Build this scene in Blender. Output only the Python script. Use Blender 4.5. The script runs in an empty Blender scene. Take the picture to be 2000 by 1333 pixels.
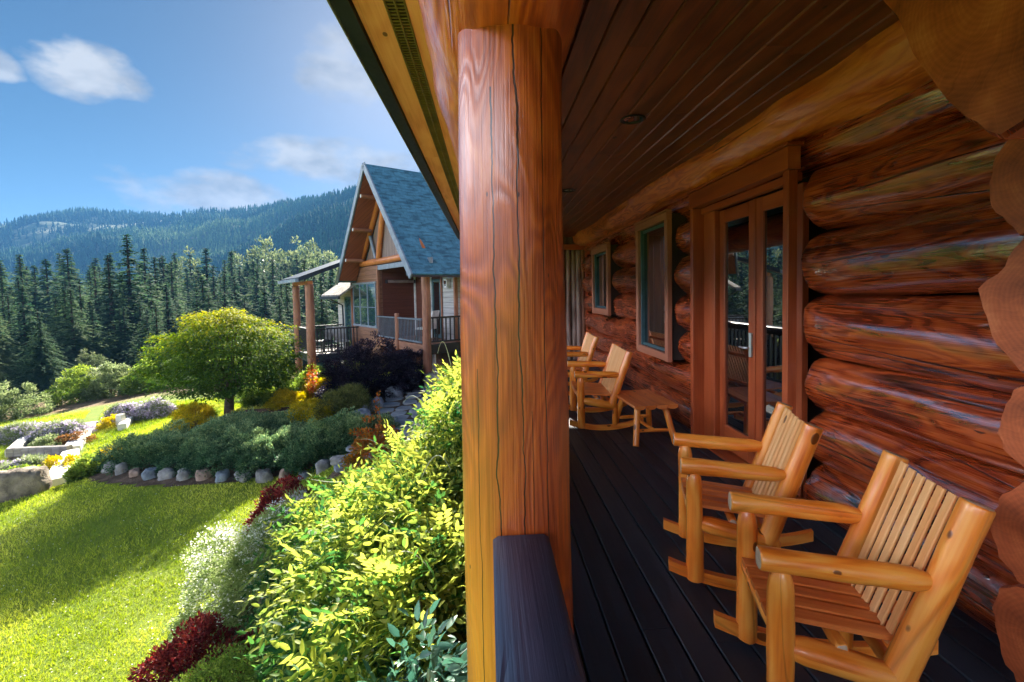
import bpy, math, random
import numpy as np
from mathutils import Vector, Matrix, noise as mn
R = math.radians
rnd = random.Random(7)
rng = np.random.default_rng(11)
SC = bpy.context.scene
COL = SC.collection

# ------------------------------------------------------------------ camera, sky, sun, exposure
cam = bpy.data.cameras.new('camera'); cam_o = bpy.data.objects.new('camera', cam); COL.objects.link(cam_o)
PSI, PITCH, ROLL = R(3.0388), R(2.5), -0.02
cam.lens = 16; cam.sensor_width = 36; cam.clip_start = 0.03; cam.clip_end = 20000; cam.shift_y = -0.02782
fwd = Vector((math.sin(PSI)*math.cos(PITCH), math.cos(PSI)*math.cos(PITCH), -math.sin(PITCH)))
rgt = Vector((math.cos(PSI), -math.sin(PSI), 0)); up_ = rgt.cross(fwd)
Rv = rgt*math.cos(ROLL)+up_*math.sin(ROLL); Uv = -rgt*math.sin(ROLL)+up_*math.cos(ROLL)
mw = Matrix((Rv, Uv, -fwd)).transposed().to_4x4(); mw.translation = Vector((0, 0, 1.48))
cam_o.matrix_world = mw
SC.camera = cam_o
SC.view_settings.view_transform = 'Standard'; SC.view_settings.look = 'None'; SC.view_settings.gamma = 1
SC.view_settings.exposure = 2.47
SC.render.film_transparent = False
SC.cycles.use_denoising = True
SC.cycles.max_bounces = 10; SC.cycles.diffuse_bounces = 6; SC.cycles.glossy_bounces = 4
SC.cycles.transmission_bounces = 4; SC.cycles.volume_bounces = 0; SC.cycles.transparent_max_bounces = 8
SC.cycles.sample_clamp_indirect = 6; SC.cycles.use_adaptive_sampling = True; SC.cycles.adaptive_threshold = 0.02

SUN_AZ, SUN_EL = R(-9), R(28)
wd = bpy.data.worlds.new('World'); SC.world = wd; wd.use_nodes = True
wt = wd.node_tree; wt.nodes.clear()
def wn(t, **k):
    n = wt.nodes.new(t)
    for a, b in k.items(): setattr(n, a, b)
    return n
def wmath(op, a, b=None, c=None, clamp=False):
    n = wn('ShaderNodeMath', operation=op, use_clamp=clamp)
    for i, v in enumerate((a, b, c)):
        if v is None: continue
        if isinstance(v, (int, float)): n.inputs[i].default_value = v
        else: wt.links.new(v, n.inputs[i])
    return n.outputs[0]
sky = wn('ShaderNodeTexSky', sky_type='NISHITA', sun_disc=False, sun_elevation=SUN_EL, sun_rotation=SUN_AZ,
         air_density=0.8, dust_density=0.9, ozone_density=3.0, altitude=1500)
hs = wn('ShaderNodeHueSaturation'); hs.inputs['Hue'].default_value = 0.488; hs.inputs['Saturation'].default_value = 1.15; hs.inputs['Value'].default_value = 0.30
wt.links.new(sky.outputs[0], hs.inputs['Color'])
tc = wn('ShaderNodeTexCoord'); sp = wn('ShaderNodeSeparateXYZ'); wt.links.new(tc.outputs['Generated'], sp.inputs[0])
X, Y, Z = sp.outputs
az = wmath('ARCTAN2', X, Y); el = wmath('ARCSINE', Z)
mp = wn('ShaderNodeMapping'); mp.inputs['Scale'].default_value = (1, 1, 1.9); wt.links.new(tc.outputs['Generated'], mp.inputs[0])
nz = wn('ShaderNodeTexNoise'); nz.inputs['Scale'].default_value = 10; nz.inputs['Detail'].default_value = 9; nz.inputs['Roughness'].default_value = 0.58
wt.links.new(mp.outputs[0], nz.inputs['Vector'])
nf = nz.outputs[0]
tot = None; back = None
# clouds in view, then unseen ones added to light the porch: azimuth, elevation, half width, half height (degrees), strength
CL = [(-38.8, 19.6, 4.3, 3.2, 1.15), (-44.9, 18.7, 2.1, 1.4, 0.9), (-16.5, 24.3, 5.0, 5.2, 0.75), (-17, 14.6, 11.5, 3.2, 1.0),
      (-11, 12.0, 8, 2.6, .75), (-30, 10.4, 8.6, 3.0, 1.0), (-22, 9.6, 5, 1.6, 0.7), (-61, 19, 9, 12, 1.0), (-78, 16, 12, 9, 1.0), (-100, 16, 17, 9, 1.0), (-128, 17, 18, 9, 1.0), (-158, 17, 15, 9, 1.0), (150, 25, 20, 8, 1.0), (60, 25, 14, 5, 1.0)]
for a, e, w_, h_, s_ in CL:
    u = wmath('DIVIDE', wmath('SUBTRACT', az, R(a)), R(w_)); v = wmath('DIVIDE', wmath('SUBTRACT', el, R(e)), R(h_))
    # flatter base: below the centre the cloud fades faster
    v = wmath('MULTIPLY', v, wmath('SUBTRACT', 1.25, wmath('MULTIPLY', wmath('SIGN', v), 0.25)))
    d2 = wmath('ADD', wmath('MULTIPLY', u, u), wmath('MULTIPLY', v, v))
    m = wmath('SUBTRACT', 0.95, wmath('MULTIPLY', d2, 0.95))
    m = wmath('ADD', m, wmath('MULTIPLY', wmath('SUBTRACT', nf, 0.5), 3.0))
    m = wmath('MULTIPLY', wmath('MULTIPLY', m, 1.25, clamp=True), wmath('MULTIPLY', wmath('SUBTRACT', 2.0, d2, clamp=True), s_))
    if a > -60 and a < 0: tot = m if tot is None else wmath('MAXIMUM', tot, m)
    else: back = m if back is None else wmath('MAXIMUM', back, m)
tot = wmath('MULTIPLY', tot, 0.93)
nz2 = wn('ShaderNodeTexNoise'); nz2.inputs['Scale'].default_value = 14; nz2.inputs['Detail'].default_value = 5
wt.links.new(mp.outputs[0], nz2.inputs['Vector'])
cr = wn('ShaderNodeValToRGB'); cr.color_ramp.elements[0].position = .35; cr.color_ramp.elements[1].position = .62
cr.color_ramp.elements[0].color = (1.4, 1.52, 1.72, 1); cr.color_ramp.elements[1].color = (2.3, 2.38, 2.5, 1)
wt.links.new(nz2.outputs[0], cr.inputs[0])
mx = wn('ShaderNodeMix', data_type='RGBA'); wt.links.new(tot, mx.inputs[0])
wt.links.new(hs.outputs[0], mx.inputs[6]); wt.links.new(cr.outputs[0], mx.inputs[7])
# unseen added clouds, set far brighter to fill the porch with light
mx2 = wn('ShaderNodeMix', data_type='RGBA'); wt.links.new(back, mx2.inputs[0]); wt.links.new(mx.outputs[2], mx2.inputs[6]); mx2.inputs[7].default_value = (38, 40, 45, 1)
bg = wn('ShaderNodeBackground'); bg.inputs['Strength'].default_value = 0.056
wt.links.new(mx2.outputs[2], bg.inputs[0])
wo = wn('ShaderNodeOutputWorld'); wt.links.new(bg.outputs[0], wo.inputs[0])

sun = bpy.data.lights.new('sun', 'SUN'); sun.energy = 5.0; sun.angle = R(0.55); sun.color = (1.0, 0.93, 0.80)
sun_o = bpy.data.objects.new('sun', sun); COL.objects.link(sun_o)
sd = Vector((math.sin(SUN_AZ)*math.cos(SUN_EL), math.cos(SUN_AZ)*math.cos(SUN_EL), math.sin(SUN_EL)))
sun_o.rotation_euler = sd.to_track_quat('Z', 'Y').to_euler(); sun_o.location = sd*60

# ------------------------------------------------------------------ material helpers
class NT:
    def __init__(s, name):
        s.m = bpy.data.materials.new(name); s.m.use_nodes = True; s.t = s.m.node_tree; s.t.nodes.clear()
        s.out = s.n('ShaderNodeOutputMaterial')
    def n(s, t, **k):
        x = s.t.nodes.new(t)
        for a, b in k.items(): setattr(x, a, b)
        return x
    def put(s, sock, v):
        if v is None: return
        if isinstance(v, bpy.types.NodeSocket): s.t.links.new(v, sock)
        else: sock.default_value = v
    def math(s, op, a, b=None, c=None, clamp=False):
        x = s.n('ShaderNodeMath', operation=op, use_clamp=clamp)
        for i, v in enumerate((a, b, c)): s.put(x.inputs[i], v)
        return x.outputs[0]
    def mapr(s, v, a, b, c=0.0, d=1.0):
        x = s.n('ShaderNodeMapRange'); s.put(x.inputs[0], v)
        for i, q in enumerate((a, b, c, d)): x.inputs[i+1].default_value = q
        return x.outputs[0]
    def noise(s, vec, scale=1.0, detail=3.0, rough=0.5, dist=0.0):
        x = s.n('ShaderNodeTexNoise'); s.put(x.inputs['Vector'], vec)
        x.inputs['Scale'].default_value = scale; x.inputs['Detail'].default_value = detail
        x.inputs['Roughness'].default_value = rough; x.inputs['Distortion'].default_value = dist
        return x.outputs[0]
    def scale(s, vec, sc, off=None):
        x = s.n('ShaderNodeMapping'); s.put(x.inputs[0], vec); x.inputs['Scale'].default_value = sc
        if off is not None: s.put(x.inputs['Location'], off)
        return x.outputs[0]
    def mix(s, f, a, b, blend='MIX'):
        x = s.n('ShaderNodeMix', data_type='RGBA', blend_type=blend); s.put(x.inputs[0], f)
        s.put(x.inputs[6], a if isinstance(a, bpy.types.NodeSocket) else (*a, 1)); s.put(x.inputs[7], b if isinstance(b, bpy.types.NodeSocket) else (*b, 1))
        return x.outputs[2]
    def ramp(s, v, stops):
        x = s.n('ShaderNodeValToRGB'); s.put(x.inputs[0], v); e = x.color_ramp.elements
        while len(e) < len(stops): e.new(0.5)
        for q, (p, c) in zip(e, stops): q.position = p; q.color = (*c, 1)
        return x.outputs[0]
    def uv(s): return s.n('ShaderNodeUVMap').outputs[0]
    def obj(s): return s.n('ShaderNodeTexCoord').outputs['Object']
    def pos(s): return s.n('ShaderNodeNewGeometry').outputs['Position']
    def rand(s): return s.n('ShaderNodeObjectInfo').outputs['Random']
    def attr(s, nm): return s.n('ShaderNodeAttribute', attribute_name=nm).outputs['Fac']
    def bump(s, h, strength=0.3, dist=0.01, normal=None):
        x = s.n('ShaderNodeBump'); s.put(x.inputs['Height'], h); x.inputs['Strength'].default_value = strength
        x.inputs['Distance'].default_value = dist; s.put(x.inputs['Normal'], normal); return x.outputs[0]
    def pbr(s, col, rough=0.6, normal=None, spec=0.5, metal=0.0, coat=0.0, crough=0.1, cnormal=None, ior=1.5, cior=1.5):
        x = s.n('ShaderNodeBsdfPrincipled')
        s.put(x.inputs['Base Color'], col if isinstance(col, bpy.types.NodeSocket) else (*col, 1))
        s.put(x.inputs['Roughness'], rough); s.put(x.inputs['Normal'], normal); x.inputs['Specular IOR Level'].default_value = spec
        x.inputs['Metallic'].default_value = metal; x.inputs['IOR'].default_value = ior; x.inputs['Coat Weight'].default_value = coat
        x.inputs['Coat Roughness'].default_value = crough; s.put(x.inputs['Coat Normal'], cnormal); x.inputs['Coat IOR'].default_value = cior
        return x.outputs[0]
    def done(s, sh): s.t.links.new(sh, s.out.inputs[0]); return s.m

MATS = {}
def wood(name, dark, mid, light, rough=0.42, coat=0.35, crough=0.18, rings=16.0, knots=0.0, checks=1.0, fine=90.0, bumpk=1.0, blotch=(1.2, 2.2), spec=0.5, figure=0.5, ior=1.5, lump=0.0, cior=1.5, cbump=1.0):
    """oiled wood; UV is in metres, u along the grain, v around or across the piece"""
    t = NT(name); r = t.rand()
    cx = t.n('ShaderNodeCombineXYZ'); t.put(cx.inputs[2], t.math('MULTIPLY', r, 57.0)); t.put(cx.inputs[0], t.math('MULTIPLY', r, 13.0))
    va = t.n('ShaderNodeVectorMath', operation='ADD'); t.put(va.inputs[0], t.uv()); t.put(va.inputs[1], cx.outputs[0]); P = va.outputs[0]
    n1 = t.noise(t.scale(P, (0.9, 4.5, 1)), 1, 2.5, 0.55, 0.3)
    fig = t.math('SINE', t.math('MULTIPLY', n1, rings*6.283))
    fig = t.mapr(fig, -1, 1)
    fib = t.noise(t.scale(P, (2.5, fine, 1)), 1, 3, 0.6)
    bl = t.noise(t.scale(P, (blotch[0], blotch[1], 1)), 1, 3, 0.6)
    v = t.math('ADD', t.math('MULTIPLY', fig, 0.26*figure*2), t.math('ADD', t.math('MULTIPLY', fib, 0.42), t.math('MULTIPLY', bl, 0.75)))
    v = t.math('SUBTRACT', v, 0.13*figure*2)
    col = t.ramp(v, [(0.32, dark), (0.52, mid), (0.74, light)])
    # drying checks: thin dark lines along the grain
    nc = t.noise(t.scale(P, (0.28, 4.2, 1)), 1, 1.5, 0.5)
    ck = t.mapr(t.math('ABSOLUTE', t.math('SUBTRACT', nc, 0.5)), 0.0, 0.006*max(1, checks), 1.0, 0.0)
    gate = t.mapr(t.noise(t.scale(P, (0.8, 1.7, 1)), 1, 1), 0.5, 0.56)
    ck = t.math('MULTIPLY', t.math('MULTIPLY', ck, gate), checks, clamp=True)
    col = t.mix(t.math('MULTIPLY', ck, 0.85), col, tuple(c*0.12 for c in dark))
    h = t.math('ADD', t.math('MULTIPLY', fib, 0.5), t.math('MULTIPLY', fig, 0.22*figure*2))
    h = t.math('SUBTRACT', h, t.math('MULTIPLY', ck, 2.5))
    if knots > 0:
        vo = t.n('ShaderNodeTexVoronoi'); vo.inputs['Scale'].default_value = 1.0; t.put(vo.inputs['Vector'], t.scale(P, (6.5, 11.0, 1)))
        sz = t.n('ShaderNodeSeparateColor'); t.put(sz.inputs[0], vo.outputs['Color'])
        th = t.math('MULTIPLY', t.math('GREATER_THAN', sz.outputs[0], 1-knots), t.math('ADD', 0.08, t.math('MULTIPLY', sz.outputs[1], 0.12)))
        kd = t.math('SUBTRACT', th, vo.outputs['Distance'])
        kn = t.mapr(kd, -0.012, 0.012)
        halo = t.math('MULTIPLY', t.mapr(kd, -0.09, 0.0), t.math('GREATER_THAN', th, 0.01))
        col = t.mix(t.math('MULTIPLY', halo, 0.4), col, mid)
        kn = t.math('MULTIPLY', kn, t.math('GREATER_THAN', th, 0.01))
        col = t.mix(t.math('MULTIPLY', kn, 0.88), col, tuple(c*0.16 for c in dark))
        h = t.math('ADD', h, t.math('MULTIPLY', kn, 0.6))
    b = None
    if lump:   # shallow draw-knife facets that break up the sheen
        lw = t.noise(t.scale(P, (2.2, 9, 1)), 1, 4, .62, .6); b = t.bump(lw, lump, 0.02)
    lb = b; b = t.bump(h, 0.35*bumpk, 0.004, lb); cb = t.bump(h, 0.35*bumpk*cbump, 0.004, lb)
    rr = t.mapr(t.math('ADD', t.math('MULTIPLY', fib, .5), t.math('MULTIPLY', bl, .5)), 0.3, 0.7, rough-0.08, rough+0.12)
    MATS[name] = t.done(t.pbr(col, rr, b, spec, 0, coat, crough, cb, ior=ior, cior=cior)); return MATS[name]

M_LOG = wood('wall_log_wood', (0.085, 0.009, 0.0025), (0.29, 0.036, 0.007), (0.54, 0.10, 0.018), 0.26, 1.0, 0.09, rings=14, figure=.42, bumpk=1.6, ior=1.6, lump=.12, cior=2.2, cbump=.5, checks=1.8, fine=130, knots=.16)
M_POST = wood('post_wood', (0.26, 0.04, 0.007), (0.50, 0.09, 0.013), (0.68, 0.17, 0.03), 0.42, 0.5, 0.22, rings=15, figure=.5, checks=1.0)
M_BEAM = wood('beam_wood', (0.40, 0.055, 0.010), (0.66, 0.125, 0.020), (0.82, 0.22, 0.04), 0.36, 0.8, 0.15, rings=12, figure=.5, bumpk=2.5, lump=.5, ior=1.6)
M_HONEY = wood('honey_wood', (0.62, 0.115, 0.010), (0.86, 0.225, 0.020), (0.95, 0.36, 0.055), 0.36, 0.45, 0.16, rings=7, knots=0.5, checks=0.35, figure=.4, blotch=(2.5, 6))
M_SLAT = wood('slat_wood', (0.70, 0.25, 0.06), (0.88, 0.40, 0.13), (0.96, 0.53, 0.22), 0.5, 0.08, 0.3, rings=5, knots=0.2, checks=0.0, figure=.22, blotch=(1.5, 5), bumpk=.5)
M_SEAT = wood('seat_wood', (0.46, 0.09, 0.014), (0.64, 0.15, 0.026), (0.78, 0.24, 0.055), 0.38, 0.4, 0.2, rings=6, knots=0.08, checks=0.0, figure=.3, blotch=(1.5, 5))
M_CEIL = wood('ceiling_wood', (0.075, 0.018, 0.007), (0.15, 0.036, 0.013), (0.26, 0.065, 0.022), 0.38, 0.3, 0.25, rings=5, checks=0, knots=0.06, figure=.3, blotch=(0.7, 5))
M_SOFF = wood('soffit_wood', (0.60, 0.20, 0.10), (0.82, 0.33, 0.19), (0.92, 0.44, 0.28), 0.6, 0.05, 0.3, rings=5, checks=0.2, knots=0.06, figure=.25, blotch=(1.2, 6))
M_TRIM = wood('trim_wood', (0.22, 0.034, 0.009), (0.34, 0.058, 0.014), (0.45, 0.092, 0.025), 0.4, 0.35, 0.2, rings=4, checks=0, figure=.15, blotch=(1, 3))
M_TRIM2 = wood('window_casing_wood', (0.26, 0.085, 0.045), (0.38, 0.13, 0.07), (0.50, 0.19, 0.11), 0.5, 0.2, 0.2, rings=4, checks=0, figure=.15, blotch=(1, 3))
M_RAIL = wood('dark_rail_wood', (0.020, 0.028, 0.055), (0.033, 0.045, 0.085), (0.052, 0.066, 0.115), 0.42, 0.25, 0.3, rings=6, checks=1.0, knots=0.2, figure=.4, bumpk=3.0)
M_GREYWOOD = wood('weathered_wood', (0.10, 0.09, 0.08), (0.20, 0.175, 0.16), (0.32, 0.29, 0.27), 0.7, 0, rings=5, checks=0.8, figure=.3)
M_RED = wood('red_cedar', (0.16, 0.055, 0.03), (0.27, 0.105, 0.06), (0.38, 0.17, 0.10), 0.55, 0.1, rings=5, checks=0.4, figure=.3)
M_ORANGE = wood('orange_cedar', (0.28, 0.07, 0.014), (0.46, 0.13, 0.026), (0.60, 0.20, 0.045), 0.5, 0.2, rings=5, checks=0.4, figure=.3)
M_ENDW = wood('far_end_wood', (0.10, 0.055, 0.04), (0.24, 0.15, 0.12), (0.40, 0.28, 0.24), 0.5, 0.2, rings=6, checks=0.6, figure=.3)

def end_grain(name, c1, c2, c3, ringf=70):
    t = NT(name); P = t.uv()
    sp_ = t.n('ShaderNodeSeparateXYZ'); t.put(sp_.inputs[0], P)
    rr = t.n('ShaderNodeVectorMath', operation='LENGTH'); t.put(rr.inputs[0], P); r_ = rr.outputs['Value']
    ang = t.math('ARCTAN2', sp_.outputs[1], sp_.outputs[0])
    wob = t.noise(t.scale(P, (5, 5, 1)), 1, 2)
    ring = t.math('SINE', t.math('MULTIPLY', t.math('ADD', r_, t.math('MULTIPLY', wob, 0.06)), ringf*6.283))
    cx = t.n('ShaderNodeCombineXYZ'); t.put(cx.inputs[0], t.math('MULTIPLY', r_, 3.0)); t.put(cx.inputs[1], t.math('MULTIPLY', t.math('ADD', ang, t.math('MULTIPLY', wob, 1.6)), 26.0))
    ray = t.noise(cx.outputs[0], 1, 2)
    saw = t.noise(t.scale(P, (3, 60, 1)), 1, 2)
    bl = t.noise(t.scale(P, (6, 6, 1)), 1, 3)
    v = t.math('ADD', t.math('MULTIPLY', t.mapr(ring, -1, 1), 0.035), t.math('ADD', t.math('MULTIPLY', ray, 0.16), t.math('ADD', t.math('MULTIPLY', bl, 0.62), t.math('MULTIPLY', saw, 0.10))))
    col = t.ramp(v, [(0.32, c1), (0.5, c2), (0.7, c3)])
    ck = t.mapr(t.math('ABSOLUTE', t.math('SUBTRACT', t.noise(cx.outputs[0], 0.05, 1), 0.5)), 0, 0.004, 1, 0)
    ck = t.math('MULTIPLY', ck, t.mapr(r_, 0.03, 0.1))
    col = t.mix(t.math('MULTIPLY', ck, .0), col, tuple(c*.2 for c in c1))
    return t.done(t.pbr(col, 0.6, t.bump(v, 0.8, 0.006), .4, 0, .1, .3))
M_END = end_grain('log_end_grain', (0.20, 0.042, 0.014), (0.50, 0.115, 0.036), (0.74, 0.24, 0.09))
M_ENDP = end_grain('pale_end_grain', (0.30, 0.19, 0.13), (0.46, 0.33, 0.25), (0.60, 0.46, 0.36))

def simple(name, col, rough=0.6, spec=0.5, metal=0.0, nscale=6.0, var=0.25, bump=0.2, dist=0.01, coord='obj', coat=0):
    t = NT(name); P = t.obj() if coord == 'obj' else t.pos()
    n = t.noise(P, nscale, 5, 0.6); n2 = t.noise(P, nscale*7, 3, 0.6)
    col2 = t.mix(t.mapr(n, 0.3, 0.7), tuple(c*(1-var) for c in col), tuple(min(1, c*(1+var)) for c in col))
    h = t.math('ADD', n, t.math('MULTIPLY', n2, .4))
    return t.done(t.pbr(col2, t.mapr(n2, .3, .7, max(.02, rough-.06), min(1, rough+.08)), t.bump(h, bump, dist), spec, metal, coat))
M_BLACK = simple('black_painted_wood', (0.012, 0.013, 0.016), 0.45, bump=.15)
M_GUTTER = simple('dark_blue_gutter_metal', (0.022, 0.032, 0.048), 0.35, metal=.3, bump=.05)
M_EDGE = simple('drip_edge_metal', (0.26, 0.23, 0.20), 0.5, metal=.3)
M_STEEL = simple('brushed_steel', (0.55, 0.55, 0.55), 0.35, metal=.9, bump=.05)
M_WHITE = simple('white_paint', (0.75, 0.76, 0.78), 0.5, bump=.05)
M_BLUEGREY = simple('blue_grey_paint', (0.20, 0.24, 0.31), 0.5, bump=.08)
M_RAILG = simple('slate_railing_paint', (0.12, 0.15, 0.19), 0.5, bump=.08)
M_TEALF = simple('teal_frame_paint', (0.05, 0.11, 0.13), 0.4, bump=.05)
M_ROCK = simple('garden_rock', (0.26, 0.25, 0.25), 0.85, nscale=5, var=.5, bump=.8, dist=.03, spec=.3)
M_ROCKB = simple('blue_grey_rock', (0.19, 0.22, 0.27), 0.85, nscale=5, var=.45, bump=.8, dist=.03, spec=.3)
M_ROCKR = simple('rusty_rock', (0.30, 0.21, 0.17), 0.85, nscale=5, var=.5, bump=.8, dist=.03, spec=.3)
M_BOULD = simple('brown_boulder', (0.22, 0.18, 0.14), 0.9, nscale=3.5, var=.7, bump=1, dist=.05, spec=.25)
M_CURB = simple('pale_stone_curb', (0.62, 0.60, 0.57), 0.85, nscale=3, var=.2, bump=.4, dist=.01, spec=.2)
M_FLAG = simple('flagstone', (0.21, 0.235, 0.27), 0.75, nscale=3, var=.3, bump=.6, dist=.012, spec=.4)
M_SOIL = simple('garden_soil', (0.10, 0.066, 0.045), 0.95, nscale=4, var=.5, bump=1, dist=.05, coord='pos', spec=.2)
M_BARK = simple('bark', (0.14, 0.105, 0.085), 0.9, nscale=9, var=.5, bump=1, dist=.02, spec=.2)
M_BARKD = simple('conifer_bark', (0.07, 0.05, 0.038), 0.9, nscale=3, var=.5, bump=.5, dist=.03, spec=.2)
M_STEM = simple('green_brown_stem', (0.14, 0.12, 0.055), 0.8, nscale=20, spec=.3)
M_TENDRIL = simple('pale_tendril', (0.42, 0.44, 0.28), 0.6, nscale=20, spec=.3)
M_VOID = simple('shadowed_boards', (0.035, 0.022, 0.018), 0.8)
M_FROST = simple('frosted_panel', (0.62, 0.66, 0.66), 0.4)
M_CUSH = simple('grey_cushion', (0.35, 0.37, 0.40), 0.9)

def deck_mat():
    t = NT('dark_deck_boards'); P = t.uv(); r = t.attr('tone')
    fib = t.noise(t.scale(P, (1.5, 60, 1)), 1, 3, .6); bl = t.noise(t.scale(P, (1.2, 3, 1)), 1, 4, .6)
    col = t.ramp(t.math('ADD', t.math('MULTIPLY', bl, .6), t.math('ADD', t.math('MULTIPLY', fib, .25), t.math('MULTIPLY', r, .2))), [(0.3, (0.008, 0.013, 0.022)), (0.55, (0.015, 0.026, 0.042)), (0.8, (0.030, 0.048, 0.072))])
    return t.done(t.pbr(col, t.mapr(fib, .3, .7, .36, .54), t.bump(t.math('ADD', fib, t.math('MULTIPLY', bl, .5)), .4, .003), .4))
M_DECK = deck_mat()

def glass_mat(name, tint=(0.006, 0.008, 0.010)):
    t = NT(name); n = t.noise(t.obj(), 1.3, 1)
    return t.done(t.pbr(tint, 0.015, t.bump(n, 0.02, 0.02), 0.9, 0, 1.0, 0.01, ior=2.1))
M_GLASS = glass_mat('dark_window_glass')
M_GLASS2 = glass_mat('teal_window_glass', (0.03, 0.075, 0.085))

def siding(name, c1, c2, pitch=0.17, vertical=False):
    t = NT(name); P = t.obj(); s_ = t.n('ShaderNodeSeparateXYZ'); t.put(s_.inputs[0], P)
    a = s_.outputs[2]
    if vertical: a = t.math('ADD', s_.outputs[0], s_.outputs[1])
    fr = t.math('FRACT', t.math('DIVIDE', a, pitch))
    row = t.math('FLOOR', t.math('DIVIDE', a, pitch))
    groove = t.mapr(fr, 0.0, 0.10, 1, 0)
    cx = t.n('ShaderNodeCombineXYZ'); t.put(cx.inputs[0], t.math('MULTIPLY', t.math('ADD', s_.outputs[0], s_.outputs[1]) if not vertical else s_.outputs[2], 1.3)); t.put(cx.inputs[1], t.math('MULTIPLY', row, 7.3)); t.put(cx.inputs[2], t.math('MULTIPLY', a, 25))
    n = t.noise(cx.outputs[0], 1, 4, .6)
    col = t.mix(t.mapr(n, .3, .7), c1, c2); col = t.mix(t.math('MULTIPLY', groove, .8), col, tuple(c*.15 for c in c1))
    return t.done(t.pbr(col, 0.6, t.bump(t.math('SUBTRACT', t.math('MULTIPLY', n, .3), groove), .6, .02), .35))
M_SIDE = siding('cottage_siding', (0.17, 0.075, 0.045), (0.30, 0.155, 0.105))
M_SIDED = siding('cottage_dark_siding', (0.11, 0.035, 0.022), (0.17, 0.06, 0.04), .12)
M_SIDEG = siding('grey_siding', (0.33, 0.32, 0.33), (0.52, 0.50, 0.50))
M_PANELV = siding('gable_shingle_panel', (0.17, 0.12, 0.11), (0.29, 0.21, 0.19), .22, True)
M_PLANKV = siding('vertical_planks', (0.09, 0.035, 0.02), (0.17, 0.075, 0.045), .16, True)
M_SOFFR = siding('red_soffit_boards', (0.20, 0.055, 0.025), (0.33, 0.10, 0.05), .14, True)

def shingles(name, c1, c2, c3):
    t = NT(name); br = t.n('ShaderNodeTexBrick'); t.put(br.inputs['Vector'], t.uv())
    br.inputs['Scale'].default_value = 1.0; br.inputs['Brick Width'].default_value = 0.30; br.inputs['Row Height'].default_value = 0.145
    br.inputs['Mortar Size'].default_value = 0.012; br.inputs['Mortar Smooth'].default_value = .3
    br.inputs['Color1'].default_value = (*c1, 1); br.inputs['Color2'].default_value = (*c2, 1); br.inputs['Mortar'].default_value = (*c3, 1)
    n = t.noise(t.scale(t.uv(), (3, 3, 3)), 1, 5, .65); n2 = t.noise(t.scale(t.uv(), (2.6, 7, 3)), 1, 2)
    col = t.mix(t.mapr(n, .3, .7), br.outputs['Color'], tuple(c*1.5 for c in c2)); col = t.mix(t.mapr(n2, .5, .62, 0, .55), col, c3)
    return t.done(t.pbr(col, .8, t.bump(t.math('SUBTRACT', n, br.outputs['Fac']), .6, .02), .4))
M_SHING = shingles('blue_green_shingles', (0.035, 0.11, 0.17), (0.06, 0.17, 0.25), (0.012, 0.04, 0.075))
M_SHINGG = shingles('grey_shingles', (0.25, 0.22, 0.21), (0.34, 0.31, 0.30), (0.12, 0.10, 0.10))

def leafmat(name, c0, c1, c2, trans=0.45, rough=0.5, spec=0.22, tcol=None, objvar=0.0):
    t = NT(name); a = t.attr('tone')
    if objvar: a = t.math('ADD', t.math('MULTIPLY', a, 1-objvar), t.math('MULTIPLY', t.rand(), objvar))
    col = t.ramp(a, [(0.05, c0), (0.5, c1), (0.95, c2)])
    d = t.pbr(col, rough, None, spec)
    tr = t.n('ShaderNodeBsdfTranslucent')
    hsv = t.n('ShaderNodeHueSaturation'); hsv.inputs['Saturation'].default_value = 1.1; hsv.inputs['Value'].default_value = 1.5; t.put(hsv.inputs['Color'], col)
    t.put(tr.inputs[0], hsv.outputs[0] if tcol is None else (*tcol, 1))
    m = t.n('ShaderNodeMixShader'); m.inputs[0].default_value = trans; t.put(m.inputs[1], d); t.put(m.inputs[2], tr.outputs[0])
    return t.done(m.outputs[0])
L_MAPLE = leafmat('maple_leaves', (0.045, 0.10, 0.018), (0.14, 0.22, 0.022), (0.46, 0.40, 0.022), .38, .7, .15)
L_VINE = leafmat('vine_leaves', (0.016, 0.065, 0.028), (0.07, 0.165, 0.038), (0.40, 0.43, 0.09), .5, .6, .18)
L_LGREEN = leafmat('light_green_leaves', (0.08, 0.15, 0.03), (0.20, 0.28, 0.05), (0.36, 0.40, 0.08), .45)
L_SAGE = leafmat('sage_leaves', (0.10, 0.14, 0.06), (0.20, 0.25, 0.11), (0.38, 0.41, 0.22), .4)
L_BLUE = leafmat('blue_green_leaves', (0.02, 0.07, 0.05), (0.05, 0.14, 0.10), (0.12, 0.24, 0.16), .3, .35, .5)
L_GOLDG = leafmat('yellow_green_leaves', (0.14, 0.20, 0.03), (0.34, 0.36, 0.05), (0.58, 0.52, 0.12), .45)
L_RUST = leafmat('rust_leaves', (0.12, 0.10, 0.03), (0.26, 0.13, 0.05), (0.38, 0.18, 0.09), .3)
L_SAGEL = leafmat('pale_sage_leaves', (0.13, 0.19, 0.06), (0.26, 0.33, 0.12), (0.46, 0.50, 0.24), .45)
L_JUN = leafmat('juniper_needles', (0.030, 0.09, 0.045), (0.11, 0.20, 0.095), (0.32, 0.39, 0.17), .3, .6, .3)
L_OLIVE = leafmat('olive_needles', (0.06, 0.075, 0.02), (0.13, 0.14, 0.035), (0.24, 0.23, 0.06), .3, .6, .3)
L_GOLD = leafmat('golden_leaves', (0.26, 0.26, 0.02), (0.50, 0.40, 0.022), (0.70, 0.50, 0.025), .45)
L_PURP = leafmat('dark_purple_leaves', (0.012, 0.010, 0.020), (0.028, 0.020, 0.040), (0.07, 0.045, 0.075), .25)
L_BARB = leafmat('barberry_leaves', (0.07, 0.010, 0.014), (0.20, 0.028, 0.030), (0.42, 0.085, 0.06), .35)
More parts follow.
